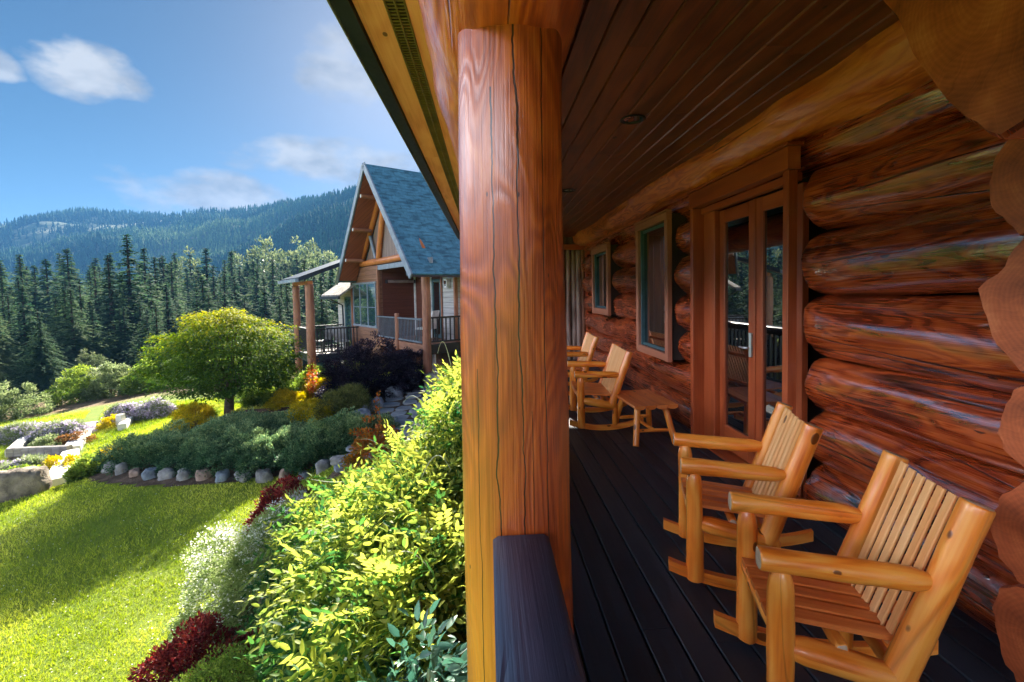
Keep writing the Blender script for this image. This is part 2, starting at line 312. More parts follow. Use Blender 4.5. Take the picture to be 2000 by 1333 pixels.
L_ORANGE = leafmat('orange_red_leaves', (0.20, 0.16, 0.03), (0.40, 0.16, 0.035), (0.50, 0.11, 0.06), .45)
L_LAV = leafmat('lavender_flowers', (0.28, 0.25, 0.33), (0.46, 0.40, 0.52), (0.66, 0.60, 0.70), .3)
L_WHITE = leafmat('white_flowers', (0.62, 0.62, 0.52), (0.72, 0.72, 0.66), (0.82, 0.82, 0.80), .3)
L_GRASS = leafmat('grass_blades', (0.15, 0.24, 0.02), (0.40, 0.48, 0.035), (0.70, 0.70, 0.12), .2, .5, .3)
L_CON = leafmat('conifer_needles', (0.026, 0.065, 0.040), (0.075, 0.13, 0.062), (0.20, 0.24, 0.11), .32, .8, .05, objvar=.35)
L_CONF = leafmat('far_conifer_needles', (0.012, 0.050, 0.024), (0.032, 0.095, 0.038), (0.10, 0.17, 0.06), .04, .9, .04)
L_PALE = leafmat('pale_deciduous_leaves', (0.07, 0.11, 0.05), (0.15, 0.19, 0.09), (0.27, 0.29, 0.15), .3)

# ------------------------------------------------------------------ numpy noise
def _h(i, j, k, s):
    n = (i.astype(np.int64)*374761393 + j.astype(np.int64)*668265263 + k.astype(np.int64)*2147483647 + s*144665) & 0xffffffff
    n = ((n ^ (n >> 13))*1274126177) & 0xffffffff
    n = ((n ^ (n >> 16))*2246822519) & 0xffffffff
    return ((n ^ (n >> 15)) & 0xffffff)/float(0xffffff)
def vn(p, s=0):
    p = np.asarray(p, float); f = np.floor(p); t = p-f; t = t*t*(3-2*t); i, j, k = f[..., 0], f[..., 1], f[..., 2]
    r = 0
    for a in (0, 1):
        for b in (0, 1):
            for c in (0, 1):
                w = (t[..., 0] if a else 1-t[..., 0])*(t[..., 1] if b else 1-t[..., 1])*(t[..., 2] if c else 1-t[..., 2])
                r = r + w*_h(i+a, j+b, k+c, s)
    return r
def fbm(p, s=0, o=3):
    p = np.asarray(p, float); r = 0; a = .5; q = 0
    for i in range(o): r = r+a*vn(p*(2**i), s+i*17); q += a; a *= .5
    return r/q

# ------------------------------------------------------------------ objects
def tag(o, label=None, cat=None, group=None, kind=None):
    if label: o['label'] = label
    if cat: o['category'] = cat
    if group: o['group'] = group
    if kind: o['kind'] = kind
    return o
def link(name, data, parent=None, loc=(0, 0, 0), rz=0):
    o = bpy.data.objects.new(name, data); COL.objects.link(o); o.parent = parent; o.location = loc; o.rotation_euler = (0, 0, rz); return o
def thing(name, label, cat, loc=(0, 0, 0), rz=0, group=None):
    return tag(link(name, None, None, loc, rz), label, cat, group)

class B:
    """collects shapes with metre UVs and builds ONE mesh object"""
    def __init__(s): s.v = []; s.f = []; s.uv = []; s.mi = []; s.tone = []
    def add(s, vs, fs, uvs, mi=0, tone=0.5):
        b = len(s.v); s.v += [tuple(map(float, q)) for q in vs]; s.tone += [tone]*len(vs)
        for f, u in zip(fs, uvs): s.f.append([b+i for i in f]); s.uv += list(u); s.mi.append(mi)
    def ext(s, prof, p0, p1, up=(0, 0, 1), uvoff=None, caps=True, mi=0, capmi=None, tone=.5):
        """profile [(a,b)] with a across, b along up, swept from p0 to p1"""
        p0, p1, up = Vector(p0), Vector(p1), Vector(up); d = (p1-p0); L = d.length; d.normalize()
        a = d.cross(up).normalized(); u = a.cross(d).normalized(); n = len(prof)
        if uvoff is None: uvoff = (rnd.uniform(0, 50), rnd.uniform(0, 50))
        vs = [p+a*x+u*y for p in (p0, p1) for x, y in prof]
        per = [0]
        for i in range(n): x0, y0 = prof[i]; x1, y1 = prof[(i+1) % n]; per.append(per[-1]+math.hypot(x1-x0, y1-y0))
        fs = []; us = []
        for i in range(n):
            j = (i+1) % n; fs.append([i, j, n+j, n+i])
            us.append([(uvoff[0], uvoff[1]+per[i]), (uvoff[0], uvoff[1]+per[i+1]), (uvoff[0]+L, uvoff[1]+per[i+1]), (uvoff[0]+L, uvoff[1]+per[i])])
        s.add(vs, fs, us, mi, tone)
        if caps:
            b = len(s.v)-2*n; cm = mi if capmi is None else capmi
            s.f.append([b+i for i in range(n)][::-1]); s.uv += [(uvoff[0]+prof[i][0], uvoff[1]+prof[i][1]) for i in range(n)][::-1]; s.mi.append(cm)
            s.f.append([b+n+i for i in range(n)]); s.uv += [(uvoff[0]+prof[i][0], uvoff[1]+prof[i][1]) for i in range(n)]; s.mi.append(cm)
    def board(s, p0, p1, w, h, up=(0, 0, 1), ch=0.004, mi=0, capmi=None, tone=.5):
        c = min(ch, w*.3, h*.3); W, H_ = w/2, h/2
        s.ext([(-W+c, -H_), (W-c, -H_), (W, -H_+c), (W, H_-c), (W-c, H_), (-W+c, H_), (-W, H_-c), (-W, -H_+c)][::-1], p0, p1, up, mi=mi, capmi=capmi, tone=tone)
    def box(s, lo, hi, ch=0.004, mi=0, axis=None, tone=.5):
        lo, hi = Vector(lo), Vector(hi); c = (lo+hi)/2; d = hi-lo
        ax = axis if axis is not None else max(range(3), key=lambda i: d[i])
        e = Vector((0, 0, 0)); e[ax] = d[ax]/2
        if ax == 2: s.board(c-e, c+e, d[0], d[1], (0, 1, 0), ch, mi, tone=tone)
        elif ax == 1: s.board(c-e, c+e, d[0], d[2], (0, 0, 1), ch, mi, tone=tone)
        else: s.board(c-e, c+e, d[1], d[2], (0, 0, 1), ch, mi, tone=tone)
    def tube(s, pts, rad, n=16, seed=None, amp=0.0, freq=(4, 1.3), capmi=None, mi=0, caps=True, up=(0, 0, 1), facet=0.0, flat=None, seam=0.0, tone=.5):
        """round piece through pts with a radius at each; amp = lumpiness in metres"""
        pts = [Vector(p) for p in pts]; m = len(pts); rad = list(rad)
        if seed is None: seed = rnd.randrange(9999)
        uo = (seed % 47, (seed*7) % 31); d0 = (pts[-1]-pts[0]).normalized(); upv = Vector(up)
        if abs(d0.dot(upv)) > .95: upv = Vector((0, 1, 0))
        L = 0; vs = []; us = []; fr = []
        for i in range(m):
            if i: L += (pts[i]-pts[i-1]).length
            d = (pts[min(i+1, m-1)]-pts[max(i-1, 0)]).normalized(); a = d.cross(upv).normalized(); u = a.cross(d).normalized(); fr.append((L, a, u))
        th = np.arange(n)/n*2*math.pi+seam; Ls = np.array([q[0] for q in fr]); rd = np.array(rad)
        LL, TT = np.meshgrid(Ls, th, indexing='ij'); rr = np.repeat(rd[:, None], n, 1)
        if amp:
            q = np.stack([LL*freq[1]+seed, np.cos(TT)*freq[0]*.35, np.sin(TT)*freq[0]*.35], -1)
            rr = rr + amp*2*(fbm(q, seed % 91, 3)-.5)
        if facet:
            rr = rr*(1+facet*(vn(np.stack([np.floor(TT*n/2.2/math.pi/1.0)*3.1+seed, TT*0, TT*0], -1), seed % 31)-.5))
        ravg = float(np.mean(rd))
        for i in range(m):
            L, a, u = fr[i]; P = pts[i]
            for k in range(n):
                q = P + (a*math.cos(th[k])+u*math.sin(th[k]))*rr[i, k]
                vs.append(flat(q) if flat else q)
        fs = []; uvs = []
        for i in range(m-1):
            for k in range(n):
                j = (k+1) % n; fs.append([i*n+k, i*n+j, (i+1)*n+j, (i+1)*n+k])
                v0, v1 = uo[1]+k/n*6.283*ravg, uo[1]+(k+1)/n*6.283*ravg; a0, a1 = uo[0]+fr[i][0], uo[0]+fr[i+1][0]
                uvs.append([(a0, v0), (a0, v1), (a1, v1), (a1, v0)])
        s.add(vs, [f[::-1] for f in fs], [u[::-1] for u in uvs], mi, tone)
        if caps:
            b = len(s.v)-m*n; cm = mi if capmi is None else capmi
            for ring, rev in ((0, False), (m-1, True)):
                ids = [b+ring*n+k for k in range(n)]; uu = [(math.cos(th[k])*rr[ring, k], math.sin(th[k])*rr[ring, k]) for k in range(n)]
                if capmi is None: uu = [(uo[0]+x_*.2, uo[1]+y_) for x_, y_ in uu]
                if rev: ids = ids[::-1]; uu = uu[::-1]
                s.f.append(ids); s.uv += uu; s.mi.append(cm)
    def log(s, p0, p1, r, seed=None, amp=0.012, step=0.1, n=28, wob=0.01, round_end=0.02, capmi=1, r1=None, freq=(4, 1.3), facet=0, flat=None, taper=(0, 0), ntap=0.4, seam=0.0, up=(0, 0, 1)):
        """peeled log from p0 to p1; taper = length of a tenon taper at each end"""
        p0, p1 = Vector(p0), Vector(p1); L = (p1-p0).length; d = (p1-p0).normalized(); m = max(2, int(L/step)); r1 = r if r1 is None else r1
        if seed is None: seed = rnd.randrange(9999)
        ts = [i/m*L for i in range(m+1)]
        if round_end: ts = [0, round_end*.35, round_end]+[t for t in ts if round_end*1.3 < t < L-round_end*1.3]+[L-round_end, L-round_end*.35, L]
        pts = []; rr = []
        for t in ts:
            w = Vector((mn.noise((t*.6, seed, 1.)), mn.noise((t*.6, seed, 5.)), mn.noise((t*.6, seed, 9.))))*wob*2
            w -= d*w.dot(d); pts.append(p0+d*t+w); q = r+(r1-r)*t/L
            e = min(t, L-t)
            if round_end and e < round_end: q -= (1-math.sqrt(max(0, 1-(1-e/round_end)**2)))*round_end*.55
            if taper[0] and t < taper[0]: q *= ntap+(1-ntap)*(t/taper[0])**.7
            if taper[1] and L-t < taper[1]: q *= ntap+(1-ntap)*((L-t)/taper[1])**.7
            rr.append(max(q, .002))
        s.tube(pts, rr, n, seed, amp, freq, capmi, facet=facet, flat=flat, seam=seam, up=up)
    def build(s, name, mats, parent=None, smooth=True, angle=38, loc=(0, 0, 0), rz=0):
        me = bpy.data.meshes.new(name); me.from_pydata(s.v, [], s.f)
        ul = me.uv_layers.new(name='UVMap'); ul.data.foreach_set('uv', np.array(s.uv, dtype=np.float32).ravel())
        at = me.attributes.new('tone', 'FLOAT', 'POINT'); at.data.foreach_set('value', np.array(s.tone, dtype=np.float32))
        for m in (mats if isinstance(mats, (list, tuple)) else [mats]): me.materials.append(m)
        nm = len(me.materials); me.polygons.foreach_set('material_index', np.array([min(i, nm-1) for i in s.mi], dtype=np.int32))
        me.polygons.foreach_set('use_smooth', np.full(len(s.f), smooth)); me.update()
        if smooth: me.set_sharp_from_angle(angle=R(angle))
        return link(name, me, parent, loc, rz)

def tri_mesh(name, V, F, mat, tone=None, parent=None, loc=(0, 0, 0), smooth=False, rz=0):
    """fast mesh from numpy arrays (F: n x 3 or n x 4)"""
    V = np.ascontiguousarray(V, dtype=np.float32); F = np.ascontiguousarray(F, dtype=np.int32)
    me = bpy.data.meshes.new(name); nf, k = F.shape
    me.vertices.add(len(V)); me.vertices.foreach_set('co', V.ravel()); me.loops.add(nf*k); me.loops.foreach_set('vertex_index', F.ravel())
    me.polygons.add(nf); me.polygons.foreach_set('loop_start', np.arange(0, nf*k, k, dtype=np.int32))
    if smooth: me.polygons.foreach_set('use_smooth', np.ones(nf, dtype=bool))
    if tone is not None:
        at = me.attributes.new('tone', 'FLOAT', 'POINT'); at.data.foreach_set('value', np.ascontiguousarray(tone, dtype=np.float32))
    me.materials.append(mat); me.update(calc_edges=True); me.validate()
    return link(name, me, parent, loc, rz)

# ------------------------------------------------------------------ terrain
CP = np.array([(-4.8,4.5,-2.2),(-3.9,5.3,-2.15),(-6.5,9,-2.0),(-3.57,8.66,-1.9),(-7.8,9.7,-2.05),(-9.1,9.2,-2.3),(-6.6,12.2,-1.5),(-5.2,10.6,-1.6),
 (-12.85,13,-2.7),(-11,12.5,-2.6),(-13.7,16,-2.8),(-15,15.7,-2.9),(-12.3,16.8,-2.7),(-9,9.9,-2.35),(-11,18,-2.6),(-16,26.6,-3.2),(-17.3,21.4,-3.2),(-24,24.5,-4),
 (-28,36.7,-5),(-2,9,-1.3),(-2,11.2,-1.3),(-1.84,13,-1.15),(-1.6,8.1,-1.2),(-3.6,13.6,-1.25),(-1.75,7.1,-1.2),(-3.1,6.7,-1.85),(-2.8,4.2,-2.0),(-3,3,-2.1),(-2.1,4.2,-1.75),
 (-.5,2,-1.4),(-.5,5,-1.2),(0,8,-1.1),(3,8,-1.1),(3,0,-1.3),(-1.5,1,-1.8),(-4,0,-2.2),(-8,2,-2.5),(-8,-6,-2.5),(0,-6,-1.5),(-2,14.5,-.95),(-1,12.8,-1.0),
 (-5.4,18.3,-1.7),(-7,17.2,-2.6),(2,18,-1),(-5,30,-3.6),(10,30,-2),(20,5,-1.5),(-30,0,-4.5),(-40,40,-6.5),(-60,60,-9),(-50,10,-7),(-20,60,-9),(0,60,-7),(30,60,-6),
 (-100,100,-14),(0,120,-14),(-60,150,-18),(60,120,-12),(-140,60,-18),(-150,160,-25),(0,250,-26),(-150,250,-32),(150,200,-15),(-300,100,-34),(-300,300,-38),
 (0,-60,-2),(-100,-60,-10),(60,-60,0),(100,0,0),(200,300,-20),(-15,9,-3.0),(-8,14.5,-1.9),(-9,20,-2.7),(-20,15,-3.6)], float)
_D = np.linalg.norm(CP[:, None, :2]-CP[None, :, :2], axis=-1)
_A = np.zeros((len(CP)+3, len(CP)+3)); _A[:-3, :-3] = _D; _A[:-3, -3] = 1; _A[:-3, -2:] = CP[:, :2]; _A[-3, :-3] = 1; _A[-2:, :-3] = CP[:, :2].T
_A[:-3, :-3] += np.eye(len(CP))*0.3
_W = np.linalg.solve(_A, np.concatenate([CP[:, 2], [0, 0, 0]]))
# silhouette of the hills: column of x/y and the ratio height/y at the ridge
HX = np.array([-1.6, -1.2, -1.07, -1.0, -.9, -.81, -.70, -.575, -.48, -.41, -.34, -.285, -.17, -.06, .2, .6, 1.2])
HR = np.array([.14, .155, .166, .172, .187, .192, .182, .188, .190, .202, .214, .222, .248, .262, .27, .25, .2])
HY = np.array([930, 930, 930, 930, 920, 910, 890, 840, 800, 750, 700, 640, 600, 600, 600, 620, 700.])
def G(x, y):
    x = np.asarray(x, float); y = np.asarray(y, float); sh = x.shape; xf, yf = x.ravel(), y.ravel(); z = np.empty(xf.shape)
    for a in range(0, len(xf), 20000):
        xa, ya = xf[a:a+20000], yf[a:a+20000]
        xc = np.clip(xa, -300, 220); yc = np.clip(ya, -60, 300)
        d = np.hypot(xc[:, None]-CP[None, :, 0], yc[:, None]-CP[None, :, 1])
        zz = d@_W[:-3]+_W[-3]+xc*_W[-2]+yc*_W[-1]
        ys = np.maximum(ya, 1.0); q = xa/ys; yr = np.interp(q, HX, HY); rr = np.interp(q, HX, HR)-.012; top = 1.48+rr*yr
        t = np.clip((ya-220)/(yr-220), 0, 1.0); s_ = t*t*(3-2*t)*.35+t**1.25*.65
        P3 = np.stack([xa/230, ya/230, xa*0], -1)
        hill = -30+(top+32)*s_+(fbm(P3*1.6, 5, 4)-.5)*95*np.clip(4*t*(1-t), 0, 1)*np.clip(t*2, 0, 1)
        beyond = np.clip((ya-yr)/300, 0, 1); hill = hill-beyond*110*beyond
        hill = hill+(vn(P3*4, 9)-.5)*10*t
        w = np.clip((ya-200)/90, 0, 1); w = w*w*(3-2*w)
        z[a:a+20000] = zz*(1-w)+hill*w
    return z.reshape(sh)
def g1(x, y): return float(G(np.array([x]), np.array([y]))[0])

def grid_mesh(name, xs, ys, mat, dz=0.0, mask=None, parent=None):
    XX, YY = np.meshgrid(xs, ys); ZZ = G(XX, YY)+dz; n, m = XX.shape
    V = np.stack([XX.ravel(), YY.ravel(), ZZ.ravel()], -1); i = np.arange(n*m).reshape(n, m)
    F = np.stack([i[:-1, :-1], i[:-1, 1:], i[1:, 1:], i[1:, :-1]], -1).reshape(-1, 4)
    if mask is not None:
        c = V[F].mean(1); F = F[mask(c[:, 0], c[:, 1])]
    return tri_mesh(name, V, F, mat, parent=parent, smooth=True)

def ground_mat():
    t = NT('lawn_ground'); P = t.pos(); s_ = t.n('ShaderNodeSeparateXYZ'); t.put(s_.inputs[0], P)
    a = t.noise(P, .35, 4, .6); b = t.noise(P, 5, 5, .7); c = t.noise(P, 60, 3, .7)
    v = t.math('ADD', t.math('MULTIPLY', a, .35), t.math('ADD', t.math('MULTIPLY', b, .35), t.math('MULTIPLY', c, .35)))
    lawn = t.ramp(v, [(0.35, (0.08, 0.14, 0.014)), (0.52, (0.18, 0.25, 0.025)), (0.7, (0.32, 0.36, 0.06))])
    dry = t.ramp(t.noise(P, .8, 5, .65), [(0.35, (0.10, 0.075, 0.035)), (0.6, (0.26, 0.17, 0.09))])
    wood_ = t.ramp(t.noise(P, .03, 5, .7), [(0.35, (0.03, 0.06, 0.03)), (0.5, (0.08, 0.12, 0.06)), (0.62, (0.22, 0.22, 0.14))])
    # lawn up to the shrubs, then rough dry ground, then forest floor
    ln = t.math('ADD', s_.outputs[1], t.math('MULTIPLY', s_.outputs[0], -0.42)); ln = t.math('ADD', ln, t.math('MULTIPLY', a, 5))
    col = t.mix(t.mapr(ln, 30.5, 32), lawn, dry); col = t.mix(t.mapr(ln, 42, 52), col, wood_)
    return t.done(t.pbr(col, .9, t.bump(t.math('ADD', b, c), .8, .05), .2))
M_GROUND = ground_mat()
def seq(*seg):
    out = []
    for a, b, st in seg: out += list(np.arange(a, b, st))
    return np.array(out+[seg[-1][1]])
gx = seq((-3200, -700, 50), (-700, -160, 15), (-160, -32, 4), (-32, -20, 1), (-20, 4, .3), (4, 20, 1), (20, 100, 5), (100, 800, 15), (800, 3000, 60))
gy = seq((-300, -60, 30), (-60, -6, 4), (-6, 22, .3), (22, 40, 1), (40, 150, 4), (150, 1600, 12), (1600, 2600, 60))
# cabin cellar is cut out so the ground never pokes through the deck
ground = grid_mesh('ground', gx, gy, M_GROUND); tag(ground, kind='structure')

# ------------------------------------------------------------------ leaf scatter
LEAF5 = (np.array([(0, 0, 0), (.42, .27, .06), (1, 0, -.14), (.42, -.27, .06), (.5, 0, -.03)]), np.array([(0, 3, 4), (3, 2, 4), (2, 1, 4), (1, 0, 4)]))
LEAF7 = (np.array([(0, 0, 0), (.28, .19, .04), (.68, .17, .0), (1, 0, -.16), (.68, -.17, .0), (.28, -.19, .04), (.3, 0, -.02), (.68, 0, -.07)]), np.array([(0, 6, 1), (1, 6, 7), (1, 7, 2), (2, 7, 3), (0, 5, 6), (5, 4, 7), (5, 7, 6), (4, 3, 7)]))
LEAF4 = (np.array([(0, 0, 0), (.45, .26, .08), (1, 0, -.08), (.45, -.26, .08)]), np.array([(0, 3, 2), (0, 2, 1)]))
NEED = (np.array([(0, .09, 0), (0, -.09, 0), (1, 0, .02)]), np.array([(0, 1, 2)]))
QUAD = (np.array([(-.5, -.5, 0), (.5, -.5, .08), (.5, .5, 0), (-.5, .5, .08)]), np.array([(0, 1, 2), (0, 2, 3)]))
def unit(a): return a/np.maximum(np.linalg.norm(a, axis=-1, keepdims=True), 1e-9)
def place(tmpl, pos, dirs, size, tone, up=None, jit=.6, rg=rng):
    T, F = tmpl; n = len(pos); d = unit(dirs)
    u = np.tile(np.array([0, 0, 1.]), (n, 1)) if up is None else up
    u = u+rg.normal(0, jit, (n, 3)); y = unit(np.cross(u, d)); z = np.cross(d, y)
    s_ = np.broadcast_to(np.asarray(size, float), (n,))
    V = pos[:, None, :]+(T[None, :, 0:1]*d[:, None, :]+T[None, :, 1:2]*y[:, None, :]+T[None, :, 2:3]*z[:, None, :])*s_[:, None, None]
    Fa = (F[None]+(np.arange(n)*len(T))[:, None, None]).reshape(-1, F.shape[1])
    return V.reshape(-1, 3), Fa, np.repeat(tone, len(T))
def cat_parts(parts):
    V = []; F = []; T = []; b = 0
    for v, f, t in parts: V.append(v); F.append(f+b); T.append(t); b += len(v)
    return np.concatenate(V), np.concatenate(F), np.concatenate(T)
def clumped(c, r, ncl, per, rc, leaf, tmpl=LEAF4, flat=.7, seed=0, inner=.35, tone_top=.5, hemi=-.15, lump=.18, outw=.8, upw=.3, jit=.6):
    """leaves in clumps over the surface (and inside) of an ellipsoid at c with radii r"""
    rg = np.random.default_rng(seed+100); r = np.array(r, float); d = unit(rg.normal(0, 1, (ncl*3, 3))); d = d[d[:, 2] > hemi][:ncl]; ncl = len(d)
    rad = np.where(rg.random(ncl) < inner, rg.uniform(.35, .85, ncl), rg.uniform(.86, 1.04, ncl))
    rad = rad*(1+lump*2*(vn(d*2.3+seed*3.7, seed)-.5))
    cc = d*rad[:, None]*r
    n = ncl*per; ci = np.repeat(np.arange(ncl), per); off = rg.normal(0, 1, (n, 3)); off = unit(off)*(rg.random((n, 1))**.45)*rc; off[:, 2] *= flat
    pos = cc[ci]+off; nr = unit(pos/r/r)
    dirs = nr*outw+unit(off)*.7+rg.normal(0, .45, (n, 3)); dirs[:, 2] += upw
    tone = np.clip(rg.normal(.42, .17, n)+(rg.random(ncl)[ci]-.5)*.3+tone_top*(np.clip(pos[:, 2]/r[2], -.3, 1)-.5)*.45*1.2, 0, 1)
    size = leaf*rg.uniform(.65, 1.25, n)
    V, F, T = place(tmpl, pos+np.array(c), dirs, size, tone, jit=jit, rg=rg)
    return V, F, T
def stems(r, n, seed, rad=.012, mat=M_STEM, parent=None, name='stem'):
    b = B(); rr_ = random.Random(seed)
    for i in range(n):
        a = rr_.uniform(0, 6.283); q = rr_.uniform(.3, .85); tip = Vector((math.cos(a)*r[0]*q, math.sin(a)*r[1]*q, r[2]*rr_.uniform(.5, .85)))
        pts = [Vector((0, 0, -.12)), tip*.33+Vector((0, 0, r[2]*.12)), tip*.66+Vector((0, 0, r[2]*.08)), tip]
        b.tube(pts, [rad, rad*.8, rad*.55, rad*.25], 5)
    return b.build(name, mat, parent)
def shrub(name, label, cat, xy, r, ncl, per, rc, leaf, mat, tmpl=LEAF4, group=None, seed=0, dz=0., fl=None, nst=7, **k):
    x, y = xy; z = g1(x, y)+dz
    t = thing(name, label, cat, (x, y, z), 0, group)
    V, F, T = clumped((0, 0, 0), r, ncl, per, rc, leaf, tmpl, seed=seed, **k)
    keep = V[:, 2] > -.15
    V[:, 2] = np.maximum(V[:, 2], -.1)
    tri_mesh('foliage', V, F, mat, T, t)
    if fl:
        m2, nfl, fs, hem = fl
        V, F, T = clumped((0, 0, 0), tuple(q*1.04 for q in r), nfl, 5, rc*.7, fs, QUAD, seed=seed+5, inner=0, hemi=hem, lump=k.get('lump', .18), upw=.6)
        tri_mesh('flowers', V, F, m2, T, t)
    if nst: stems(r, nst, seed, parent=t)
    return t

# ------------------------------------------------------------------ the log cabin whose porch we stand on
cabin = thing('log_cabin', 'varnished log cabin with the covered porch, big round post and dark deck in front', 'house', (0, 0, 0))
def fl_beam(q):
    if q.z < 2.085: q.z = 2.085-(2.085-q.z)*.3
    return q
# wall logs: (z0, z1) courses and the stretches of wall between the openings
def wall_log(y0, y1, z0, z1, seed, x=2.245, k=1.025):
    b = B(); r = (z1-z0)/2*k; ends = 1
    b.log((x, y0, (z0+z1)/2), (x, y1, (z0+z1)/2), r, seed=seed, amp=.030, step=.09, n=34, wob=.014, round_end=.03, capmi=1, freq=(5, 1.6), seam=math.pi)
    return b.build('wall_log', [M_LOG, M_ENDP], cabin, angle=50)
CO = [(-.05, .32), (.32, .67), (.67, 1.02), (1.02, 1.42), (1.42, 1.84), (1.84, 2.24), (2.24, 2.56)]
sd_ = 40
for i, (z0, z1) in enumerate(CO):
    if i == 6: st = [(-2.6, 9.75)]
    elif i <= 1: st = [(-2.6, 2.868), (4.352, 9.75)]
    elif i == 2: st = [(-2.6, 2.868), (4.352, 4.882), (5.948, 9.75)]
    else: st = [(-2.6, 2.868), (4.352, 4.882), (5.948, 7.357), (8.503, 9.75)]
    for a, b_ in st: sd_ += 1; wall_log(a, b_, z0, z1, sd_)
b = B(); b.log((2.05, -2.6, 2.63), (2.05, 9.75, 2.63), .205, seed=77, amp=.04, step=.08, n=36, wob=.02, round_end=.04, freq=(6, 2.2), seam=1.5); b.build('plate_log', [M_BEAM, M_END], cabin, angle=50)
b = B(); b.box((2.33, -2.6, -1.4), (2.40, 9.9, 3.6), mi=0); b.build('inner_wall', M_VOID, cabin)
# outside shell of the cabin, beyond the porch
b = B(); b.box((7.9, -2.6, -1.6), (8.1, 9.9, 3.0)); b.box((2.42, 9.75, -1.6), (7.88, 9.9, 4.4)); b.box((2.42, -2.6, -1.6), (7.88, -2.45, 4.4)); b.build('outer_wall', M_SIDED, cabin)
# deck boards along the porch
b = B(); x = -.07
while x < 2.2:
    y = -2.6-rnd.uniform(0, 1)
    while y < 9.8:
        L = rnd.choice((3.66, 4.27, 4.88)); b.board((x+.0685, max(y, -2.6), -.016), (x+.0685, min(y+L-.004, 9.82), -.016), .133, .032, ch=.004, tone=rnd.random()); y += L
    x += .1415
b.build('porch_deck', M_DECK, cabin)
b = B()
for i in range(9): b.box((-.08, -2.5+i*1.5, -.22), (2.3, -2.45+i*1.5, -.035))
b.box((-.10, -2.6, -.24), (-.075, 9.82, -.004)); b.build('deck_joists', M_VOID, cabin)
b = B()
for i in range(82): b.box((-.095, -2.6+i*.152, -1.75), (-.075, -2.6+i*.152+.145, -.245), axis=2)
b.build('deck_skirt', M_PLANKV, cabin)
# posts
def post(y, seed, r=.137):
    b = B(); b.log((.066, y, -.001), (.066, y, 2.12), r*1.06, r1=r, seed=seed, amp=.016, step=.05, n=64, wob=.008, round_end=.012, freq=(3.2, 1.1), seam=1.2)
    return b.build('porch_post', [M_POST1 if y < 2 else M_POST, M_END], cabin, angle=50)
def post_mat():
    # the near post: same wood with its two long drying cracks and its swirling figure
    t = NT('near_post_wood'); P = t.uv(); s_ = t.n('ShaderNodeSeparateXYZ'); t.put(s_.inputs[0], t.obj()); ox, oy, oz = s_.outputs
    n1 = t.noise(t.scale(P, (1.15, 4.2, 1)), 1, 2.2, .55, .4); fig = t.mapr(t.math('SINE', t.math('MULTIPLY', n1, 150)), -1, 1)
    fib = t.noise(t.scale(P, (2.6, 150, 1)), 1, 4, .68); bl = t.noise(t.scale(P, (1.4, 3.2, 1)), 1, 4, .6)
    v = t.math('SUBTRACT', t.math('ADD', t.math('MULTIPLY', fig, .12), t.math('ADD', t.math('MULTIPLY', fib, .62), t.math('MULTIPLY', bl, .55))), .15)
    col = t.ramp(v, [(0.28, (0.22, 0.034, 0.008)), (0.42, (0.36, 0.060, 0.010)), (0.56, (0.54, 0.105, 0.016)), (0.75, (0.72, 0.20, 0.036))])
    # honey-yellow foot of the post: bounce light from the garden painted into its colour
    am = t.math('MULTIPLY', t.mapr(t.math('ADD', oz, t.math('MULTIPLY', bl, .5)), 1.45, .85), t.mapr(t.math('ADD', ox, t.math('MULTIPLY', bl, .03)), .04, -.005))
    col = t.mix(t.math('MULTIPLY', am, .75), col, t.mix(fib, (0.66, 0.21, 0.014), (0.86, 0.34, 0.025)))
    ck = None
    for x0, wig, w, zt in ((.074, .055, .0018, 3.0), (.018, .045, .0015, 1.95), (-.03, .02, .0008, 1.3), (.135, .02, .0010, 2.2), (.10, .02, .0006, 1.2)):
        wv = t.noise(t.scale(t.obj(), (.01, .01, 1.1), (x0*90, 0, 0)), 1.9, 5, .65)
        dx = t.math('ABSOLUTE', t.math('SUBTRACT', ox, t.math('ADD', x0, t.math('MULTIPLY', t.math('SUBTRACT', wv, .5), wig))))
        wvar = t.noise(t.scale(t.obj(), (.01, .01, 3), (0, x0*50, 0)), 1, 2)
        c_ = t.math('LESS_THAN', dx, t.math('MULTIPLY', wvar, w*2.2)); c_ = t.math('MULTIPLY', c_, t.math('LESS_THAN', oy, 1.2))
        c_ = t.math('MULTIPLY', c_, t.math('LESS_THAN', oz, zt)); ck = c_ if ck is None else t.math('MAXIMUM', ck, c_)
    col = t.mix(t.math('MULTIPLY', ck, .95), col, (0.012, 0.004, 0.002))
    vo = t.n('ShaderNodeTexVoronoi'); t.put(vo.inputs['Vector'], t.scale(P, (2.2, 5.5, 1)))
    sz = t.n('ShaderNodeSeparateColor'); t.put(sz.inputs[0], vo.outputs['Color']); kn = t.math('MULTIPLY', t.mapr(vo.outputs['Distance'], .05, .075, 1, 0), t.math('GREATER_THAN', sz.outputs[0], .72))
    col = t.mix(t.math('MULTIPLY', kn, .8), col, (0.035, 0.012, 0.005))
    h = t.math('SUBTRACT', t.math('ADD', t.math('MULTIPLY', fib, .5), t.math('MULTIPLY', fig, .14)), t.math('MULTIPLY', ck, 3)); bb = t.bump(h, .8, .005)
    return t.done(t.pbr(col, t.mapr(fib, .3, .7, .30, .46), bb, .5, 0, .85, .16, bb))
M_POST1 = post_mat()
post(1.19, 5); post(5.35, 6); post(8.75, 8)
b = B(); b.log((.05, -2.6, 2.295), (.05, 8.9, 2.295), .222, seed=31, amp=.03, step=.06, n=48, wob=.012, round_end=.03, freq=(5, 1.8), flat=fl_beam, seam=1.5); b.build('eave_beam', [M_BEAM, M_END], cabin, angle=50)
